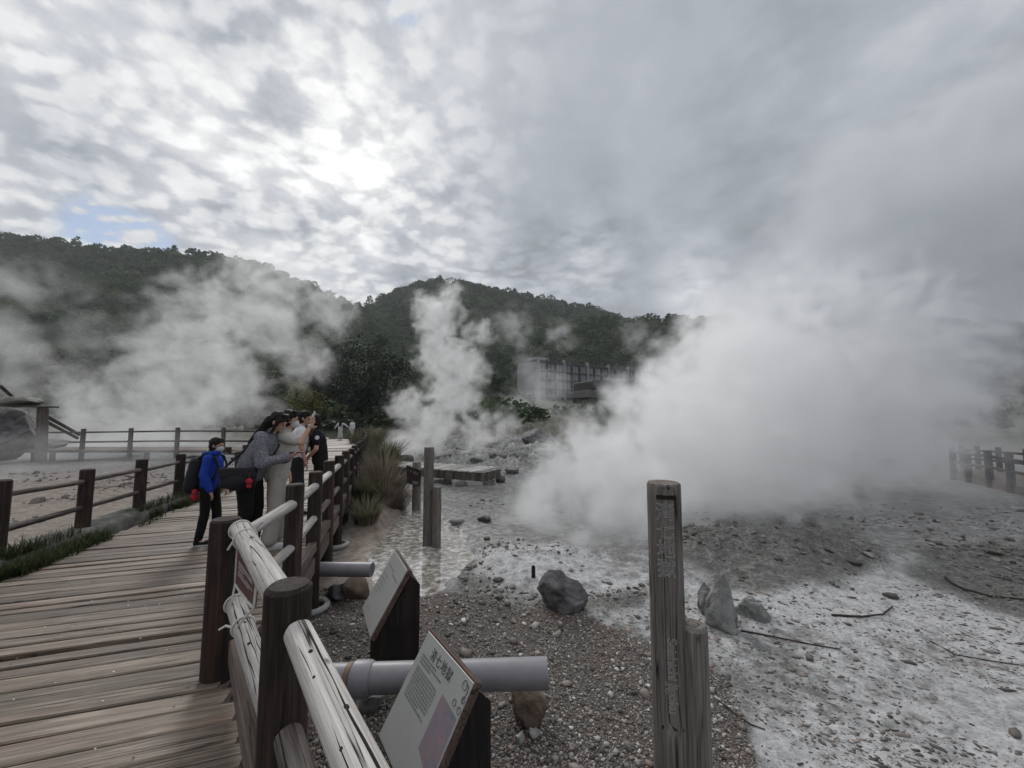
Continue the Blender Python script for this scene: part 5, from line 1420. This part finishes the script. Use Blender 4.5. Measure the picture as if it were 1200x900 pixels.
def person(label, loc, yaw, H, lean=0., head=(0, 0), armR=None, armL=None, feet=((-.10, 0), (.10, 0)), top='black', sleeve=1., bottom='black', leg_r=(.092, .07, .058), shoe='black',
           hairlen='short', mask=None, skin='skin', hem=.80, top_w=1., grip=(.6, .6), palms=(None, None), vox=.0085, simple=False, skirt=False, build=1., group=None, shoe_sole=True):
    k = H / 1.7
    f = np.array((math.cos(yaw), math.sin(yaw), 0)); ex = np.array((f[1], -f[0], 0)); Z_ = np.array((0, 0, 1.))
    loc = np.asarray(loc, float)
    t = thing('person', label, 'person', loc, group)
    def Wd(p): return loc + (ex * p[0] + f * p[1] + Z_ * p[2]) * k
    cl, sl = math.cos(lean), math.sin(lean)
    def U(p):
        z = p[2] - .93; return Wd((p[0], p[1] * cl + z * sl, .93 + z * cl - p[1] * sl))
    hip_back = -.12 * math.sin(lean)
    nb = U((0, .0, 1.43)); hp, hyaw = head
    # head frame: pitched forward by lean/2 + hp
    a = lean * .5 + hp; fy = yaw + hyaw
    hf0 = np.array((math.cos(fy), math.sin(fy), 0)); hx = np.array((hf0[1], -hf0[0], 0)); hf = hf0 * math.cos(a) - Z_ * math.sin(a); hu = Z_ * math.cos(a) + hf0 * math.sin(a)
    hc = nb + (U((0, .02, 1.60)) - nb) * .35 + hu * .105 * k + hf * .012 * k
    Rh = frame(hx, hf, hu)
    def Hd(p): return hc + Rh @ (np.array(p) * k)
    sh = [U((s_ * .175 * build, 0, 1.385)) for s_ in (-1, 1)]
    aL = armL or ((-.23, .0, 1.12), (-.22, .10, .88)); aR = armR or ((.23, .0, 1.12), (.22, .10, .88))
    arms = [[sh[0], Wd(aL[0]), Wd(aL[1])], [sh[1], Wd(aR[0]), Wd(aR[1])]]
    hips = [Wd((s_ * .09, hip_back, .92)) for s_ in (-1, 1)]
    legs = []
    for i, (fx, fy_) in enumerate(feet):
        legs.append([hips[i], Wd((fx * .98, fy_ * .5 + hip_back * .4 + .015, .50)), Wd((fx, fy_ - .02, .085))])
    # ---- body
    mb = MB()
    mb.ell(Wd((0, hip_back, .97)), (.145 * k, .095 * k, .12 * k), frame(ex, f, Z_))
    tilt = frame(ex, f * cl - Z_ * sl, Z_ * cl + f * sl)
    mb.ell(U((0, 0, 1.23)), (.150 * k * build, .095 * k, .20 * k), tilt); mb.cap(U((0, hip_back * .5, 1.0)), U((0, 0, 1.2)), .115 * k, .115 * k)
    mb.cap(U((-.11, 0, 1.36)), U((.11, 0, 1.36)), .06 * k, .06 * k)
    mb.cap(nb - (U((0, 0, 1.43)) - U((0, 0, 1.38))), hc - hu * .05 * k, .057 * k, .05 * k)
    mb.ell(hc + hu * .018 * k, (.074 * k, .093 * k, .098 * k), Rh); mb.ell(Hd((0, .022, -.045)), (.056 * k, .068 * k, .070 * k), Rh); mb.ell(Hd((0, .06, -.085)), (.026 * k, .022 * k, .022 * k), Rh)
    mb.cap(Hd((0, .086, .012)), Hd((0, .104, -.022)), .009 * k, .013 * k, 8)
    mb.ell(Hd((0, .080, -.055)), (.024 * k, .014 * k, .012 * k), Rh); mb.cap(Hd((-.035, .078, .028)), Hd((.035, .078, .028)), .014 * k, .014 * k, 8)
    for s_ in (-1, 1): mb.ell(Hd((s_ * .078, -.005, -.012)), (.010 * k, .020 * k, .030 * k), Rh)
    hands = []
    for i, (a_, e_, w_) in enumerate(arms):
        mb.cap(a_, e_, .044 * k, .037 * k); mb.cap(e_, w_, .037 * k, .025 * k)
        hands.append(hand(mb, w_, e_, k, grip[i], 1 if i == 0 else -1, palms[i]))
    for h_, kn, an_ in legs: mb.cap(h_, kn, .075 * k, .050 * k); mb.cap(kn, an_, .050 * k, .035 * k); mb.cap(an_, an_ + f * .10 * k - Z_ * .045 * k, .036 * k, .028 * k)
    remesh(mb, 'body', M[skin], t, vox * k, 3)
    # ---- top
    mb = MB(); tw = top_w
    mb.ell(U((0, 0, 1.22)), (.180 * k * build * tw, .128 * k * tw, .235 * k), tilt); mb.cap(U((-.125 * build, 0, 1.352)), U((.125 * build, 0, 1.352)), .078 * k, .078 * k)
    hz = hem; n_ = 6
    mb.cap(U((-.05, hip_back * .6, 1.15)), Wd((-.055, hip_back * .9, hz + .11)), .125 * k * tw, .118 * k * tw); mb.cap(U((.05, hip_back * .6, 1.15)), Wd((.055, hip_back * .9, hz + .11)), .125 * k * tw, .118 * k * tw)
    mb.cap(U((0, 0, 1.40)), U((0, .0, 1.445)), .07 * k, .066 * k)
    for a_, e_, w_ in arms:
        if sleeve >= .9:
            mb.cap(a_, e_, .066 * k * tw, .056 * k * tw); mb.cap(e_, e_ + (w_ - e_) * (.96 if sleeve >= 1 else .7), .056 * k * tw, .043 * k * tw)
        else: mb.cap(a_, a_ + (e_ - a_) * sleeve, .066 * k * tw, .060 * k * tw)
    tp_ = remesh(mb, 'top', M[top], t, .0115 * k, 2, .0075 * k, 11, int(H * 100))
    # ---- trousers
    mb = MB()
    if skirt:
        for q_ in range(5): mb.cap(Wd((0, hip_back, .95)), Wd((-.12 + .06 * q_, .02 * (q_ % 2), .25)), .13 * k, .10 * k)
    else:
        mb.ell(Wd((0, hip_back, .94)), (.172 * k, .128 * k, .135 * k), frame(ex, f, Z_))
        for h_, kn, an_ in legs: mb.cap(h_, kn, leg_r[0] * k, leg_r[1] * k); mb.cap(kn, an_ + Z_ * .03 * k, leg_r[1] * k, leg_r[2] * k)
    remesh(mb, 'skirt' if skirt else 'trousers', M[bottom], t, .0115 * k, 2, .007 * k, 9, int(H * 70))
    # ---- shoes
    for h_, kn, an_ in legs:
        mb = MB(); g_ = np.array((an_[0], an_[1], loc[2]))
        mb.cap(g_ - f * .03 * k + Z_ * .045 * k, g_ + f * .13 * k + Z_ * .035 * k, .044 * k, .036 * k); mb.cap(g_ - f * .015 * k + Z_ * .05 * k, g_ - f * .01 * k + Z_ * .09 * k, .042 * k, .044 * k)
        so_ = remesh(mb, 'shoe', M[shoe], t, .008 * k, 2)
        if shoe_sole:
            mb = MB(); pr = [(math.cos(x) * .045 * (1.0 if math.sin(x) > 0 else .9), .05 + math.sin(x) * .125) for x in np.linspace(0, 2 * math.pi, 22, endpoint=False)]
            mb.prism([(a_ * k, b_ * k) for a_, b_ in pr], .003 * k, .022 * k, g_, ex, f, Z_); mb.build('sole', M['sole'], so_)
    # ---- hair
    mb = MB(); mb.ell(Hd((0, -.018, .040)), (.084 * k, .096 * k, .092 * k), Rh); mb.ell(Hd((0, -.035, -.02)), (.080 * k, .075 * k, .085 * k), Rh)
    for x_ in (-.05, -.025, 0, .025, .05): mb.cap(Hd((x_, .055 - abs(x_) * .3, .105)), Hd((x_ * 1.15, .086 - abs(x_) * .45, .050 + .008 * math.sin(x_ * 90))), .022 * k, .010 * k, 8)
    for s_ in (-1, 1): mb.cap(Hd((s_ * .070, .025, .06)), Hd((s_ * .080, .012, -.005)), .016 * k, .008 * k)
    if hairlen == 'long':
        bk = U((0, -.11, 1.30)); bk2 = U((0, -.125, 1.12))
        for s_ in (-1, -.5, 0, .5, 1):
            p0, p1, p2 = Hd((s_ * .065, -.07, 0)), bk + ex * s_ * .085 * k, bk2 + ex * s_ * .10 * k
            mb.cap(p0, p1, .045 * k, .040 * k); mb.cap(p1, p2, .040 * k, .016 * k)
        for s_ in (-1, 1): mb.cap(Hd((s_ * .082, .03, .03)), Hd((s_ * .09, .035, -.13)), .020 * k, .014 * k); mb.cap(Hd((s_ * .06, .07, .06)), Hd((s_ * .082, .035, .02)), .022 * k, .02 * k)
    remesh(mb, 'hair', M['hair'], t, .007 * k, 1, .006 * k, 34, 5)
    if not simple:
        for s_ in (-1, 1):
            mb = MB(); mb.ell(Hd((s_ * .031, .0885, .006)), (.013 * k, .006 * k, .006 * k), Rh, 10, 6); mb.build('eye', M['eye'], t)
        if mask:
            mb = MB(); mb.ell(Hd((0, .052, -.050)), (.060 * k, .066 * k, .055 * k), Rh); remesh(mb, 'face_mask', M[mask], t, .006 * k, 1)
            for s_ in (-1, 1):
                mb = MB(); mb.tube([Hd((s_ * .058, .07, -.03)), Hd((s_ * .079, .03, -.012)), Hd((s_ * .086, -.012, .0))], .0022 * k, 5); mb.build('mask_strap', M[mask], t)
        else:
            mb = MB(); mb.ell(Hd((0, .093, -.055)), (.02 * k, .006 * k, .007 * k), Rh, 10, 6); mb.build('lips', M['lip'], t)
    return dict(t=t, Wd=Wd, U=U, Hd=Hd, hands=hands, ex=ex, f=f, k=k, arms=arms, loc=loc)
def deck_at(u, v, Yg=None):
    s0 = 3.
    for _ in range(20):
        p = gr(u, v, float(dz(s0))); s0 = float(sw(p[0], p[1])[0])
    return p
def phone(label, hd, mat, tilt=0, k=1.):
    c_, d, pm, sd_ = hd; mb = MB(); ctr = c_ + d * .055 * k + pm * .026 * k
    ax_ = nrm(d * math.cos(tilt) - pm * math.sin(tilt)); nn_ = np.cross(ax_, sd_)
    mb.box(ctr, (.074 * k, .150 * k, .010 * k), frame(sd_, ax_, np.cross(sd_, ax_)), ch=.003)
    return tag(mb.build('phone', M[mat], loc=ctr, smooth=False), label, 'phone')

# child in blue
cp = deck_at(243, 637)
ch = person('child in a blue hooded jacket and white face mask, looking over the railing', cp, R(12), 1.30, .04, (.10, 0), None, None, ((-.10, .10), (.10, -.06)), 'blue', 1., 'black', (.088, .066, .056), 'black', 'short', 'mask_w', hem=.84, top_w=1.06, grip=(.5, .5))
k = ch['k']; U, f, ex = ch['U'], ch['f'], ch['ex']
mb = MB(); mb.tube([U((.09 * math.cos(x), -.035 + .085 * math.sin(x), 1.455 + .012 * math.sin(x))) for x in np.linspace(0, 6.28, 16, endpoint=False)], .045 * k, 8, True)
mb.ell(U((0, -.11, 1.42)), (.10 * k, .055 * k, .085 * k), frame(ex, f, up)); remesh(mb, 'hood', M['blue'], ch['t'], .011, 2, .006, 12, 4)
bp = thing('backpack', 'black backpack on the back of the child in blue', 'backpack', U((0, -.26, 1.1)))
mb = MB(); mb.cap(U((-.08, -.195, 1.30)), U((-.08, -.225, .93)), .10 * k, .125 * k); mb.cap(U((.08, -.195, 1.30)), U((.08, -.225, .93)), .10 * k, .125 * k); mb.cap(U((-.05, -.25, 1.02)), U((.05, -.25, 1.02)), .085 * k, .085 * k)
remesh(mb, 'bag_body', M['black2'], bp, .012, 3, .005, 9, 3)
for s_ in (-1, 1):
    mb = MB(); mb.tube([U((s_ * .11, -.17, 1.38)), U((s_ * .125, -.05, 1.465)), U((s_ * .135, .09, 1.40)), U((s_ * .14, .145, 1.25)), U((s_ * .15, .10, 1.06)), U((s_ * .14, -.14, .98))], .018 * k, 8); mb.build('shoulder_strap', M['black2'], bp)
p = U((.20, -.12, .86)); mb = MB(); mb.ell(p, (.035, .03, .04)); mb.ell(p - (0, 0, .06), (.045, .035, .04)); mb.ell(p - (0, 0, .005) + f * .02 + ex * .03, (.012, .012, .012)); mb.tube([p, p + (0, 0, .10)], .004, 5); remesh(mb, 'charm', M['red'], bp, .006, 1)
mb = MB(); mb.box(U((-.0, -.09, 1.50)), (.05, .03, .035), frame(ex, f, up)); mb.build('lime_tag', M['lime'], bp)

# woman in tweed
wp_ = deck_at(292, 648); wp_[2] = float(dz(sw(wp_[0], wp_[1])[0]))
wo = person('long-haired woman in a grey tweed jacket leaning forward over her phone', wp_, R(8), 1.66, R(19), (.34, 0), ((.25, .20, 1.07), (.13, .43, 1.13)), ((-.20, .20, 1.06), (-.02, .37, 1.10)), ((-.09, .02), (.09, -.03)), 'tweed', 1., 'black', (.105, .078, .062), 'black', 'long', None, hem=.82, top_w=1.14, grip=(.9, .9), palms=((.0, 0, 1), (0, 0, 1)))
phone('dark phone held low by the woman in tweed', wo['hands'][1], 'phone', .25)
k = wo['k']; U, Wd, f, ex = wo['U'], wo['Wd'], wo['f'], wo['ex']
bag = thing('shoulder_bag', 'black flap shoulder bag with a red charm at the hip of the woman in tweed', 'bag', Wd((.26, -.12, .9)))
c_ = Wd((.265, -.02, .92)); mb = MB(); fr = frame(f, ex, up)
mb.box(c_, (.36, .11, .21), fr, ch=.05); mb.ell(c_ - up * .04 + ex * .02, (.17, .07, .09), fr); remesh(mb, 'bag_body', M['black2'], bag, .012, 14, .016, 7, 8)
mb = MB(); mb.box(c_ + ex * .052 + up * .06, (.355, .04, .11), fr, ch=.015); remesh(mb, 'flap', M['char'], bag, .009, 4, .006, 8, 3)
mb = MB(); mb.tube([c_ - f * .175 + up * .09, U((.12, -.12, 1.22)), U((-.05, -.12, 1.40)), U((-.13, .0, 1.46)), U((-.08, .13, 1.35)), U((.10, .15, 1.15)), c_ + f * .175 + up * .09], .014, 6); mb.build('strap', M['black2'], bag)
p = c_ + f * .15 + ex * .09 - up * .03; mb = MB(); mb.ell(p, (.035, .03, .035)); mb.ell(p - up * .05, (.028, .024, .024)); mb.tube([p, p + up * .10], .004, 5); remesh(mb, 'charm', M['red'], bag, .006, 1)

# cream T-shirt
ap = deck_at(322, 640)
aa = person('person in a cream T-shirt and wide beige trousers raising a phone beside the railing', ap, R(25), 1.64, R(8), (.0, .1), ((.27, .26, 1.30), (.21, .36, 1.52)), ((-.23, .02, 1.12), (-.21, .10, .88)), ((-.13, .03), (.12, -.03)), 'cream', .62, 'beige', (.094, .082, .088), 'white', 'short', 'mask_w', hem=.80, top_w=1.15, grip=(.6, .9), palms=(None, (-.6, -.2, 0)))
phone('white phone held up high above the railing', aa['hands'][1], 'phone_w', -.1)
w1 = aa['arms'][1]; mb = MB(); d = nrm(w1[2] - w1[1]); mb.tube(loop_at(w1[2] - d * .01, d, .029), .008, 6, True); mb.build('wristband', M['white'], aa['t'])
# white T-shirt
mp_ = deck_at(345, 604)
mm = person('man in a white printed T-shirt and charcoal trousers facing away towards the steam', mp_, R(35), 1.68, R(5), (.1, -.2), ((.27, .03, 1.13), (.27, .10, .89)), ((-.20, .18, 1.15), (-.05, .36, 1.22)), ((-.11, 0), (.11, .03)), 'print', .6, 'char', (.105, .085, .075), 'black', 'short', None, 'skin2', hem=.80, top_w=1.08)
U, f, ex = mm['U'], mm['f'], mm['ex']
mb = MB(); mb.tube([U((.16, -.125, 1.05)), U((.05, -.15, 1.25)), U((-.08, -.105, 1.43)), U((-.11, .02, 1.465)), U((-.05, .14, 1.30)), U((.16, .11, 1.0))], .013, 6); tag(mb.build('sling_strap', M['black2'], loc=U((0, -.15, 1.25))), 'black sling strap across the back of the white T-shirt', 'strap')
mb = MB(); mb.ell(U((.13, -.115, 1.0)), (.06, .02, .09), frame(ex, f, up)); mb.build('printed_patch', M['char'], mm['t'])
# black T-shirt
bp_ = deck_at(372, 600)
bm_ = person('person in a black T-shirt and black mask turned back towards the boardwalk', bp_, R(205), 1.63, R(6), (.22, 0), ((.25, .05, 1.12), (.06, .20, .92)), ((-.25, .05, 1.12), (-.06, .22, .90)), ((-.10, 0), (.10, .02)), 'black', .6, 'black', (.098, .076, .064), 'black', 'short', 'black', hem=.80, top_w=1.07)
U, Wd = bm_['U'], bm_['Wd']
mb = MB(); c_ = U((-.235, -.0, 1.315)); fx = -bm_['ex'] ; mb.tube([c_ + fx * .045, c_ + fx * .062], [.034, .032], 14); mb.build('sleeve_emblem', M['white'], bm_['t'])
# two far visitors in white
for i, (u, v, lb, aR, aL, yw) in enumerate(((398.5, 515.5, 'far visitor in a white dress with both arms spread out, seen from behind', ((.40, .0, 1.28), (.62, .03, 1.08)), ((-.34, .0, 1.18), (-.46, .02, .98)), 100),
                                        (412.5, 515, 'far visitor in white standing next to the one with spread arms', None, None, 250))):
    p = deck_at(u, v); Yd = p[1]
    person(lb, p, R(yw), 23 * Yd / FPX, 0, (0, 0), aR, aL, ((-.08, 0), (.08, 0)), 'white', 1., 'white', (.10, .085, .075), 'white', 'long' if i == 0 else 'short', None, hem=.7, top_w=1.1, simple=True, skirt=(i == 0), vox=.014, shoe_sole=False)
# notice panel on the far kerb behind the child
p = dk(7.1, -2.75, .0); nb_ = thing('notice_panel', 'pale notice panel in a dark frame on the kerb behind the child', 'notice', p)
q0 = at(247, 556, p[1]); q1 = at(275, 556, p[1] + .2); q2 = at(275, 533, p[1] + .35); q3 = at(247, 533, p[1] + .15)
mb = MB(); e_ = nrm(q1 - q0); u_ = nrm(q3 - q0); n_ = nrm(np.cross(e_, u_)); n_ = n_ if n_[1] < 0 else -n_
cc_ = (q0 + q2) / 2; Wn, Hn = np.linalg.norm(q1 - q0), np.linalg.norm(q3 - q0); fr = frame(e_, u_, np.cross(e_, u_))
mb.box(cc_, (Wn + .06, Hn + .06, .03), fr); mb.build('frame', M['dark_wood'], nb_, smooth=False)
mb = MB(); mb.box(cc_ + n_ * .016, (Wn, Hn, .006), fr, ch=.001); pn = mb.build('panel', M['panel'], nb_, smooth=False)
tx = MB()
for r_ in range(4):
    for c2 in range(9):
        o = cc_ + n_ * .0205 + e_ * (-.42 + c2 * .1) * Wn + u_ * (.3 - r_ * .17) * Hn; tx.add(np.array([o, o + e_ * .05 * Wn, o + e_ * .05 * Wn + u_ * .05 * Hn, o + u_ * .05 * Hn]), [(0, 1, 2, 3)])
tx.build('lettering', M['ink'], pn, smooth=False)
for s_ in (-.4, .4):
    o = cc_ + e_ * s_ * Wn; mb = MB(); mb.box((o[0] - n_[0] * .045, o[1] - n_[1] * .045, (o[2] + p[2]) / 2), (.06, .05, o[2] - p[2] + .3), along=2); mb.build('leg', M['dark_wood'], nb_, smooth=False)
# ------------------------------------------------------------------ steam
def steam_mat(name, c, g=.45):
    m = bpy.data.materials.new(name); m.use_nodes = True; nt = NT(m.node_tree); nt.n.clear()
    out = nt.n.new('ShaderNodeOutputMaterial'); pv = nt.n.new('ShaderNodeVolumePrincipled')
    pv.inputs['Color'].default_value = (*c, 1); pv.inputs['Density'].default_value = 1.; pv.inputs['Density Attribute'].default_value = 'density'
    pv.inputs['Anisotropy'].default_value = g
    nt.l.new(pv.outputs[0], out.inputs['Volume']); return m
SM = steam_mat('steam', (.99, .99, .992))
SM_SHADE = steam_mat('shaded_steam', (.87, .885, .905), .25)  # darker copy of the steam: the cloud's shade is put into its colour
def steam(label, puffs, dens, res, amp=1.0, nscale=1.4, soft=.45, edge=.0, seed=0, stretch=(1, 1, 1), gfade=None, depth=1.0, detail=6, thr=.0, mat=None):
    """puffs: (u, v, Y, r_px, weight)"""
    pf = []
    for p in puffs:
        c_ = at(p[0], p[1], p[2]); r = p[3] * p[2] / FPX; pf.append((c_, r, p[4] if len(p) > 4 else 1.))
    lo = np.min([c_ - r * np.array((1.25, 1.25 * depth, 1.25)) for c_, r, _ in pf], 0); hi = np.max([c_ + r * np.array((1.25, 1.25 * depth, 1.25)) for c_, r, _ in pf], 0)
    lo[2] = max(lo[2], -.95)
    ctr = (lo + hi) / 2; ctr[2] = lo[2]
    me = bpy.data.meshes.new('steam'); ob = bpy.data.objects.new('steam', me); col.objects.link(ob); ob.location = ctr
    tr = bpy.data.node_groups.new('steam', 'GeometryNodeTree')
    tr.interface.new_socket('Geometry', in_out='INPUT', socket_type='NodeSocketGeometry'); tr.interface.new_socket('Geometry', in_out='OUTPUT', socket_type='NodeSocketGeometry')
    nt = NT(tr); go_ = nt.n.new('NodeGroupOutput')
    pos = nt.n.new('GeometryNodeInputPosition').outputs[0]
    rm = float(np.median([r for _, r, _ in pf]))
    wv = nt.n.new('ShaderNodeTexNoise'); wv.inputs['Scale'].default_value = .8 / rm; wv.inputs['Detail'].default_value = 3; nt.put(wv.inputs['Vector'], nt.vm('ADD', pos, (seed * 7.1, seed * 3.3, seed)))
    wp = nt.vm('ADD', pos, nt.vm('SCALE', nt.vm('SUBTRACT', wv.outputs['Color'], (.5, .5, .5)), None, rm * 1.1))
    v = None
    for c_, r, wgt in pf:
        d_ = nt.vm('SUBTRACT', wp, tuple(c_ - ctr))
        if depth != 1: d_ = nt.vm('MULTIPLY', d_, (1, 1 / depth, 1))
        x = nt.m('MULTIPLY', nt.m('SUBTRACT', 1., nt.m('DIVIDE', nt.vm('LENGTH', d_), r)), wgt)
        v = x if v is None else nt.m('SMOOTH_MAX', v, x, .12)
    n = nt.noise(nt.vm('MULTIPLY', nt.vm('ADD', wp, (seed * 3.7, seed * 1.9, seed * 5.)), stretch), nscale / rm, detail, .58, .35)
    e = nt.m('MULTIPLY_ADD', nt.m('SUBTRACT', n, .52), amp * 2.2, v)
    dn = nt.m('MULTIPLY', nt.ss(e, thr, thr + soft), dens)
    dn = nt.m('MULTIPLY', dn, nt.ss(v, -.25, .05))
    dn = nt.m('MULTIPLY', dn, nt.ss(n, .25, .6, .45, 1.))
    vc = nt.n.new('GeometryNodeVolumeCube'); nt.put(vc.inputs['Density'], dn); vc.inputs['Min'].default_value = tuple(lo - ctr); vc.inputs['Max'].default_value = tuple(hi - ctr)
    sz = hi - lo; cell = (sz.prod() / res) ** (1 / 3)
    for kx, q_ in zip(('Resolution X', 'Resolution Y', 'Resolution Z'), sz): vc.inputs[kx].default_value = max(8, int(q_ / cell))
    sm_ = nt.n.new('GeometryNodeSetMaterial'); sm_.inputs['Material'].default_value = mat or SM
    nt.l.new(vc.outputs[0], sm_.inputs[0]); nt.l.new(sm_.outputs[0], go_.inputs[0])
    md = ob.modifiers.new('steam', 'NODES'); md.node_group = tr
    me.materials.append(mat or SM)
    return tag(ob, label, kind='stuff')
# left plume
steam('broad white steam plume over the pond on the left', [(140, 515, 21, 60), (95, 475, 22, 45, .8), (200, 480, 21, 70), (265, 450, 21, 55), (300, 478, 21, 34, .8), (230, 405, 22, 60), (300, 370, 22.5, 62, .9), (225, 345, 23, 40, .7), (330, 330, 23.5, 48, .8), (285, 312, 24, 34, .6),
      (385, 365, 24, 42, .7), (170, 425, 22, 44, .8), (350, 420, 23, 40, .6)], .30, 1400000, 1.15, 2.2, .55, seed=1, detail=8)
# middle plume
steam('narrow rising steam plume behind the slatted walkway', [(480, 530, 19, 30), (505, 500, 19, 36), (478, 475, 19, 26, .9), (530, 460, 19, 42), (560, 505, 19, 30, .8), (520, 415, 19.5, 38), (548, 435, 19.5, 30, .9), (512, 375, 20, 32), (524, 350, 20.5, 24, .8), (500, 360, 20.5, 22, .7), (560, 390, 20.5, 24, .5), (590, 500, 19.5, 22, .6)], .7, 1300000, 1.1, 2.2, .5, seed=2, detail=8)
# right plume: dense lower bank, then the thin cloud blown up to the right
steam('huge dense bank of white steam rising on the right', [(640, 605, 8.0, 44, .85), (690, 650, 6.9, 48, .85), (665, 560, 9.0, 50, .8), (740, 590, 8.2, 80, .95), (700, 530, 9.6, 55, .85), (790, 520, 9.8, 105), (850, 555, 9.4, 95), (770, 645, 7.2, 62, .9), (690, 670, 6.4, 40, .85), (880, 470, 10.8, 125), (960, 440, 12, 135), (990, 500, 11.6, 95, .9), (1050, 440, 13, 70, .8), (840, 435, 11.2, 70), (900, 410, 12, 90), (780, 460, 10.6, 50, .85), (980, 395, 12.6, 75, .8), (930, 555, 10, 60, .7)], 1.25, 2600000, 1.35, 2.8, .5, seed=3, detail=8)
steam('thin steam cloud with shade in its colour drifting up to the upper right', [(930, 370, 13, 110), (1030, 330, 14, 130), (1000, 250, 14.5, 100, .9), (1100, 260, 15, 130), (1150, 180, 16, 110, .9), (1080, 420, 13.5, 95), (1220, 260, 16, 130, .9), (960, 300, 14, 80, .8), (870, 365, 13, 70, .8), (1230, 130, 17, 110, .7), (1160, 350, 15, 70, .7)], 1.0, 1200000, .8, 1.8, .8, seed=4, mat=SM_SHADE, detail=8)
steam('low veil of mist over the mud on the right', [(1010, 600, 9.5, 80, .8), (1090, 550, 11.5, 80, .9), (900, 640, 8.0, 70, .8), (760, 665, 6.6, 66, 1.2), (1150, 600, 10.5, 80, .7), (1060, 500, 12.5, 80, .9), (1130, 470, 14.5, 80, .8), (650, 660, 6.6, 52, 1.2), (960, 570, 10, 80, .9), (1160, 530, 10, 50, .5), (1060, 590, 10, 70, .8), (700, 685, 6.0, 44, 1.1), (840, 650, 7.4, 60, 1.1), (950, 640, 8.2, 60, 1.)], .36, 900000, 1.2, 2.6, .8, seed=5)
# wisps
steam('thin wisps of steam curling round the hotel', [(640, 455, 62, 34), (612, 480, 58, 34), (655, 392, 70, 24, .8), (600, 385, 66, 30, .7), (655, 505, 50, 36), (560, 470, 56, 24, .6), (720, 505, 60, 26, .7), (745, 395, 80, 24, .6), (780, 430, 66, 30, .8), (620, 430, 62, 24, .7)], .10, 600000, 1.2, 2.2, .7, seed=6, detail=8)
steam('grey veil of steam at the far left below the hill', [(15, 330, 30, 40, .9), (10, 400, 29, 46), (40, 450, 28, 44, .9), (90, 400, 29, 40, .6), (0, 470, 26, 44, .8), (120, 450, 28, 40, .7), (60, 340, 31, 36, .5), (160, 380, 29, 40, .5)], .2, 400000, .9, 1.3, .9, seed=7)
steam('low mist over the pond behind the left fence', [(40, 540, 13, 46), (110, 535, 13.5, 52), (180, 530, 14, 44), (10, 570, 10.5, 44, .7), (100, 565, 11, 44, .8), (240, 520, 15, 36, .8)], .34, 300000, .7, 1.2, 1., seed=8)
hm = bpy.data.materials.new('haze'); hm.use_nodes = True; nt = NT(hm.node_tree); nt.n.clear()
out = nt.n.new('ShaderNodeOutputMaterial'); pv = nt.n.new('ShaderNodeVolumePrincipled'); pv.inputs['Density'].default_value = .00028; pv.inputs['Color'].default_value = (.93, .96, 1, 1); pv.inputs['Anisotropy'].default_value = .2
nt.l.new(pv.outputs[0], out.inputs['Volume'])
mb = MB(); mb.box((0, 200, 165), (5200, 3200, 345), ch=.01); hz_ = mb.build('haze', hm, smooth=False); tag(hz_, 'faint haze in the air over the valley', kind='stuff')
# ------------------------------------------------------------------ render settings
c = sc.cycles
c.max_bounces = 18; c.diffuse_bounces = 3; c.glossy_bounces = 3; c.transmission_bounces = 4; c.volume_bounces = 16; c.transparent_max_bounces = 16
c.volume_step_rate = 2.0; c.volume_max_steps = 256
c.use_denoising = True; c.use_adaptive_sampling = True; c.adaptive_threshold = .015
c.caustics_reflective = False; c.caustics_refractive = False
